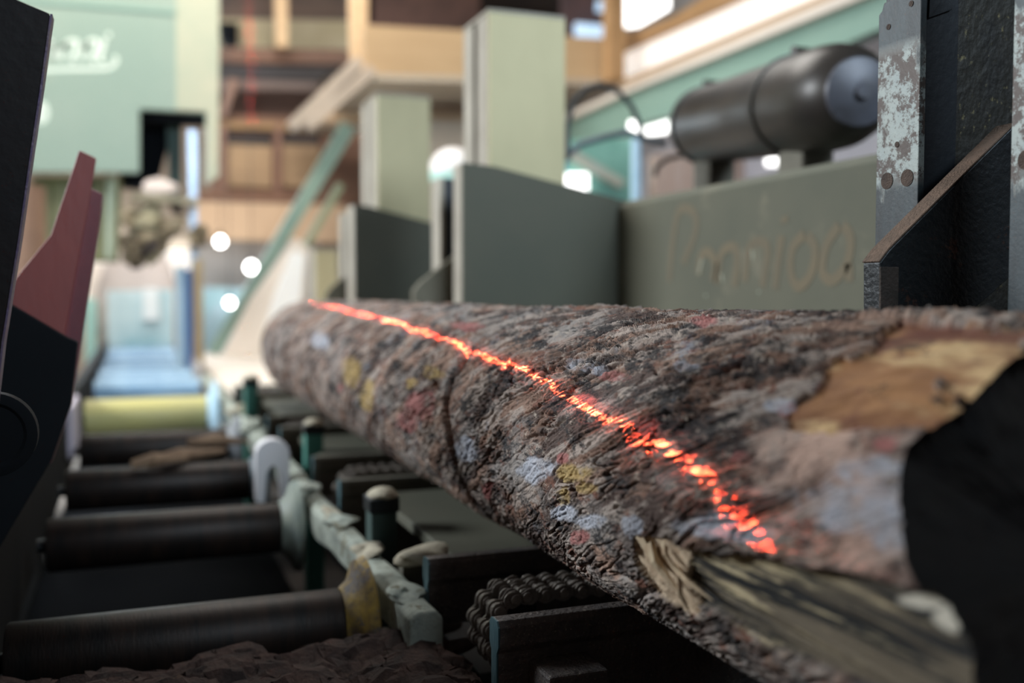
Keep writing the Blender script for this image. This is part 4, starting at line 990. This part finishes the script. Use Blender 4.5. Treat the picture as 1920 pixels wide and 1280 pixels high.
# green diagonal + pale chute
def bar_between(name, p1, p2, w1, w2, y, d, m, label, cat):
    pa = np.array(p1, float); pb = np.array(p2, float); dr = (pb-pa)/np.linalg.norm(pb-pa); n = np.array([-dr[1], dr[0]])
    q = [pa+n*w1/2, pb+n*w2/2, pb-n*w2/2, pa-n*w1/2]
    return tag(MB().prism([tuple(at(*v, y=y)) for v in q], (0, d, 0)).build(name, m, None, .004), label, cat)
ds = bar_between('diagonal_stringer', (655, 235), (400, 662), 30, 20, 8.9, .08, mat('faded_green_steel', (.27, .38, .31), (.20, .30, .25), 3, .5), 'faded green steel stringer slanting down to the left behind the log end', 'stringer')
d2 = bar_between('brace', (640, 345), (540, 520), 14, 12, 8.99, .08, mat('olive_green_steel', (.30, .33, .20), (.24, .28, .18), 3, .5), 'thin olive stringer slanting behind the far post', 'stringer')
chute = tag(MB().prism([tuple(at(a, b, y=8.4)) for a, b in [(552, 446), (578, 462), (574, 560), (500, 668), (415, 668), (470, 560)]], (0, .05, 0)).build('sloping_chute', mat('chalky_chute', (.74, .66, .58), (.66, .58, .50), 2, .8), None, .004), 'pale sloping chute board leaning down behind the far end of the log', 'chute')
child([(548, 470), (572, 476), (560, 600), (490, 640), (512, 560)], 'y', 8.34, (0, .0595, 0), 'white_sheet', mat('white_sheet_paint', (.86, .86, .84), (.8, .8, .8), 2, .7), chute)
def adopt(o, parent):
    po = origin_of(parent); lo = Vector(o.location); o.parent = parent; o.location = lo-Vector(po)
    for k in ('label', 'category', 'group'):
        if k in o: del o[k]
adopt(d2, ds)
# pale post and brown bits behind far knee
board('rear_beam', [(570, 235), (680, 232), (680, 385), (570, 380)], 12.9, .1, brown, 'brown boards seen between the green stringer and the khaki post', 'board')
# dome between the posts
c = at(850, 318, y=6.4)
t = thing('dome_cover', 'white domed cover with a mint rim between the two khaki posts', 'cover', (c[0], c[1], c[2]-.08))
MB().lathe((c[0], c[1], c[2]-.02), (0, 0, 1), [(.0, .165), (.06, .155), (.12, .115), (.155, .06), (.165, 0)], 32).build('shell', mat('white_dome_paint', (.78, .74, .73), (.7, .7, .7), 3, .5), t, 0, True)
MB().lathe((c[0], c[1], c[2]-.08), (0, 0, 1), [(0, .17), (.0595, .17)], 32).build('rim', mat('mint_rim_paint', (.42, .66, .60), (.38, .6, .55), 3, .5), t, 0, True)
MB().box(c[0]-.08, c[0]+.08, c[1]-.08, c[1]+.08, -.509, c[2]-.081).build('pedestal', steel_dark, t)
board('pale_backboard', [(800, 225), (1000, 230), (1000, 855), (800, 850)], 9.2, .08, mat('pale_beige_backboard', (.50, .44, .38), (.44, .39, .34), 2, .8), 'pale beige board behind the domed cover', 'board')

# ---- far conveyor surroundings
deck = tag(MB().prism([(.47, 5.2, -.56), (2.6, 5.2, -.56), (2.6, 9.3, -.56), (.47, 9.3, -.56)], (0, 0, .05)).build('sawdust_deck', deckm, None, .004), 'pale sawdust-covered deck to the right of the far rollers', 'deck')
for lx in (.55, 2.5):
    for ly in (5.3, 9.1): MB().box(lx-.04, lx+.04, ly-.04, ly+.04, -1.4, -.5605).build('leg', brown, deck)
bp_ = at(346, 500, y=7.45); 
tag(MB().box(bp_[0]-.06, bp_[0]+.0, 7.45, 7.55, -1.4, bp_[2]).build('machine_post', paleblue, None, .006), 'pale blue post beside the far rollers', 'post')
tag(MB().box(bp_[0]+.0005, bp_[0]+.05, 7.44, 7.55, -1.4, bp_[2]-.02).build('machine_post', bluep, None, .006), 'saturated blue post edge right beside the pale blue post', 'post')
bp_ = at(371, 485, y=7.2)
tag(MB().box(bp_[0]-.03, bp_[0]+.03, 7.2, 7.28, -1.4, bp_[2]).build('timber_post', mat('brown_post_wood', (.34, .26, .15), (.26, .19, .11), 4, .7), None, .004), 'thin brown timber post right of the blue posts', 'post')
board('door_leaf', [(164, 494), (212, 494), (212, 618), (164, 622)], 11.5, .06, mat('cream_door_paint', (.84, .74, .66), (.78, .70, .62), 2, .6), 'cream board with an orange-brown foot left of the far rollers', 'panel')
board('timber_sill', [(160, 606), (214, 602), (214, 628), (160, 632)], 11.4, .08, orange_wood, 'orange-brown timber sill under the cream board', 'sill')
tag(MB().blob((at(262, 520, y=11.25)[0], 11.25, -.45), .98, 91, .18, 3, (.5, .28, .97)).build('sawdust_heap', pinkish, None, 0, True), 'big pale pinkish sawdust heap at the far end of the conveyor', 'sawdust')
am = board('aqua_machine', [(200, 545), (325, 542), (325, 821.6), (205, 827.6)], 10.3, .35, aqua, 'aqua-painted machine frame at the far end of the conveyor', 'machine')
board('aqua_machine', [(160, 560), (180, 560), (180, 815.9), (160, 816.9)], 10.8, .2, mat('mint_cabinet', (.42, .68, .60), (.36, .6, .54), 3, .6), 'narrow mint cabinet edge beside the cream board', 'machine')
child([(268, 540), (295, 540), (300, 600), (268, 600)], 'y', 10.24, (0, .059, 0), 'screen', mat('bright_white_screen', (.86, .9, .9), (.8, .86, .88), 3, .6), am)
tag(MB().box(-.2, .34, 10.68, 10.94, -1.4, -.36).build('infeed_table', mat('blue_grey_table', (.24, .34, .44), (.2, .3, .4), 3, .5), None, .01), 'blue-grey table where the far rollers end', 'table')
struct(board('window_1', [(150, 470), (395, 470), (395, 560), (150, 560)], 14.6, .05, glow_soft, 'x', 'x'))

# ---- right: girder, glazing, frames
def slab(name, pix, x, d, m, label, cat, grp=None):
    return tag(MB().prism([tuple(at(a, b, x=x)) for a, b in pix], (d, 0, 0)).build(name, m, None, .004), label, cat, grp)
gird = slab('crane_girder', [(1010, 250), (1177, 173), (1340, 109), (1640, -12), (1960, -150), (1960, -30), (1640, 58), (1340, 190), (1185, 238), (1010, 300)], 4.0, .12, teal, 'long teal crane girder running across the upper right behind the tank', 'girder')
child([(1010, 236), (1177, 162), (1340, 92), (1640, -36), (1640, -14), (1340, 108), (1177, 173), (1010, 250)], 'x', 3.93, (.19, 0, 0), 'flange', mat('cream_girder_flange', (.70, .64, .57), (.64, .58, .52), 2, .7), gird)
slab('roof_purlin', [(1150, 156), (1340, 76), (1640, -52), (1640, -30), (1340, 92), (1150, 172)], 4.3, .15, mat('tan_purlin_wood', (.55, .40, .27), (.5, .36, .24), 2, .7), 'tan timber purlin above the girder flange', 'purlin')
struct(slab('window_2', [(1150, 94), (1340, 8), (1640, -130), (1640, -52), (1340, 76), (1150, 156)], 4.6, .05, glow_soft, 'x', 'x'))
slab('window_head', [(1150, 60), (1200, 56), (1262, 30), (1340, -20), (1500, -90), (1500, -60), (1340, 14), (1150, 100)], 4.5, .12, orange_wood, 'orange timber window head above the bright strip', 'beam')
board('corner_post', [(1143, -80), (1172, -80), (1172, 150), (1143, 150)], 8.4, .15, orange_wood, 'orange timber corner post beside the bright square window', 'post')
struct(board('window_3', [(1172, -60), (1258, -60), (1256, 16), (1200, 48), (1176, 50)], 9.0, .05, glow, 'x', 'x'))
board('brown_gable', [(1055, -80), (1150, -80), (1150, 80), (1055, 80)], 10.5, .08, mat('violet_brown_boards', (.13, .075, .07), (.08, .055, .06), 3, .8), 'violet-brown gable boards behind the small blue windows', 'board')
struct(board('window_4', [(1080, 42), (1144, 48), (1144, 82), (1080, 80)], 10.3, .05, glow_blue, 'x', 'x'))
struct(board('window_5', [(1122, 0), (1148, 2), (1144, 22), (1120, 20)], 10.3, .05, glow_blue, 'x', 'x'))
# behind the hose
tm = board('teal_machine', [(1050, 262), (1190, 258), (1190, 935), (1050, 935)], 7.0, .4, mat('aqua_green_machine', (.25, .50, .43), (.18, .40, .34), 5, .5), 'aqua-green machine body behind the arching hose', 'machine')
ga = bar_between('grey_arm', (1070, 285), (1170, 345), 16, 14, 6.9, .098, mat('pale_grey_arm', (.52, .54, .50), (.44, .42, .34), 4, .6), 'pale grey arm slanting in front of the aqua-green machine', 'arm')
adopt(ga, tm)
board('blue_edge', [(1050, 250), (1062, 250), (1062, 975), (1050, 975)], 6.4, .05, bluep, 'blue upright strip at the right edge of the tall khaki post', 'strip')
board('brick_panel', [(1225, 290), (1400, 262), (1400, 935), (1225, 935)], 7.0, .1, mat('pinkish_cladding', (.62, .50, .45), (.52, .36, .29), 4, .8, 0, 0, stretch=(6, 1, .6)), 'pinkish upright boards seen under the tank', 'panel')
struct(slab('window_6', [(1177, 232), (1215, 222), (1296, 188), (1296, 240), (1215, 252), (1177, 250)], 4.2, .05, glow, 'x', 'x'))
for i, (px, py, w, h_, yy) in enumerate(((1462, 302, 22, 8, 6.0), (1568, 286, 12, 6, 6.0), (1083, 345, 20, 20, 6.9), (1192, 238, 10, 12, 6.9))):
    board('window_%d' % (7+i), [(px-w, py-h_), (px+w, py-h_), (px+w, py+h_), (px-w, py+h_)], yy, .03, glow, 'x', 'x')
for o in list(bpy.data.objects):
    if o.name.startswith('window_') and not o.name.startswith('window_head'):
        for k in ('label', 'category', 'group'):
            if k in o: del o[k]
        o['kind'] = 'structure'
slab('wall_cladding', [(1140, 246), (1340, 190), (1660, 50), (1660, 420), (1140, 420)], 4.7, .08, mat('pale_lilac_cladding', (.46, .45, .50), (.38, .38, .44), 2, .7), 'pale bluish wall cladding seen behind and below the tank', 'panel')
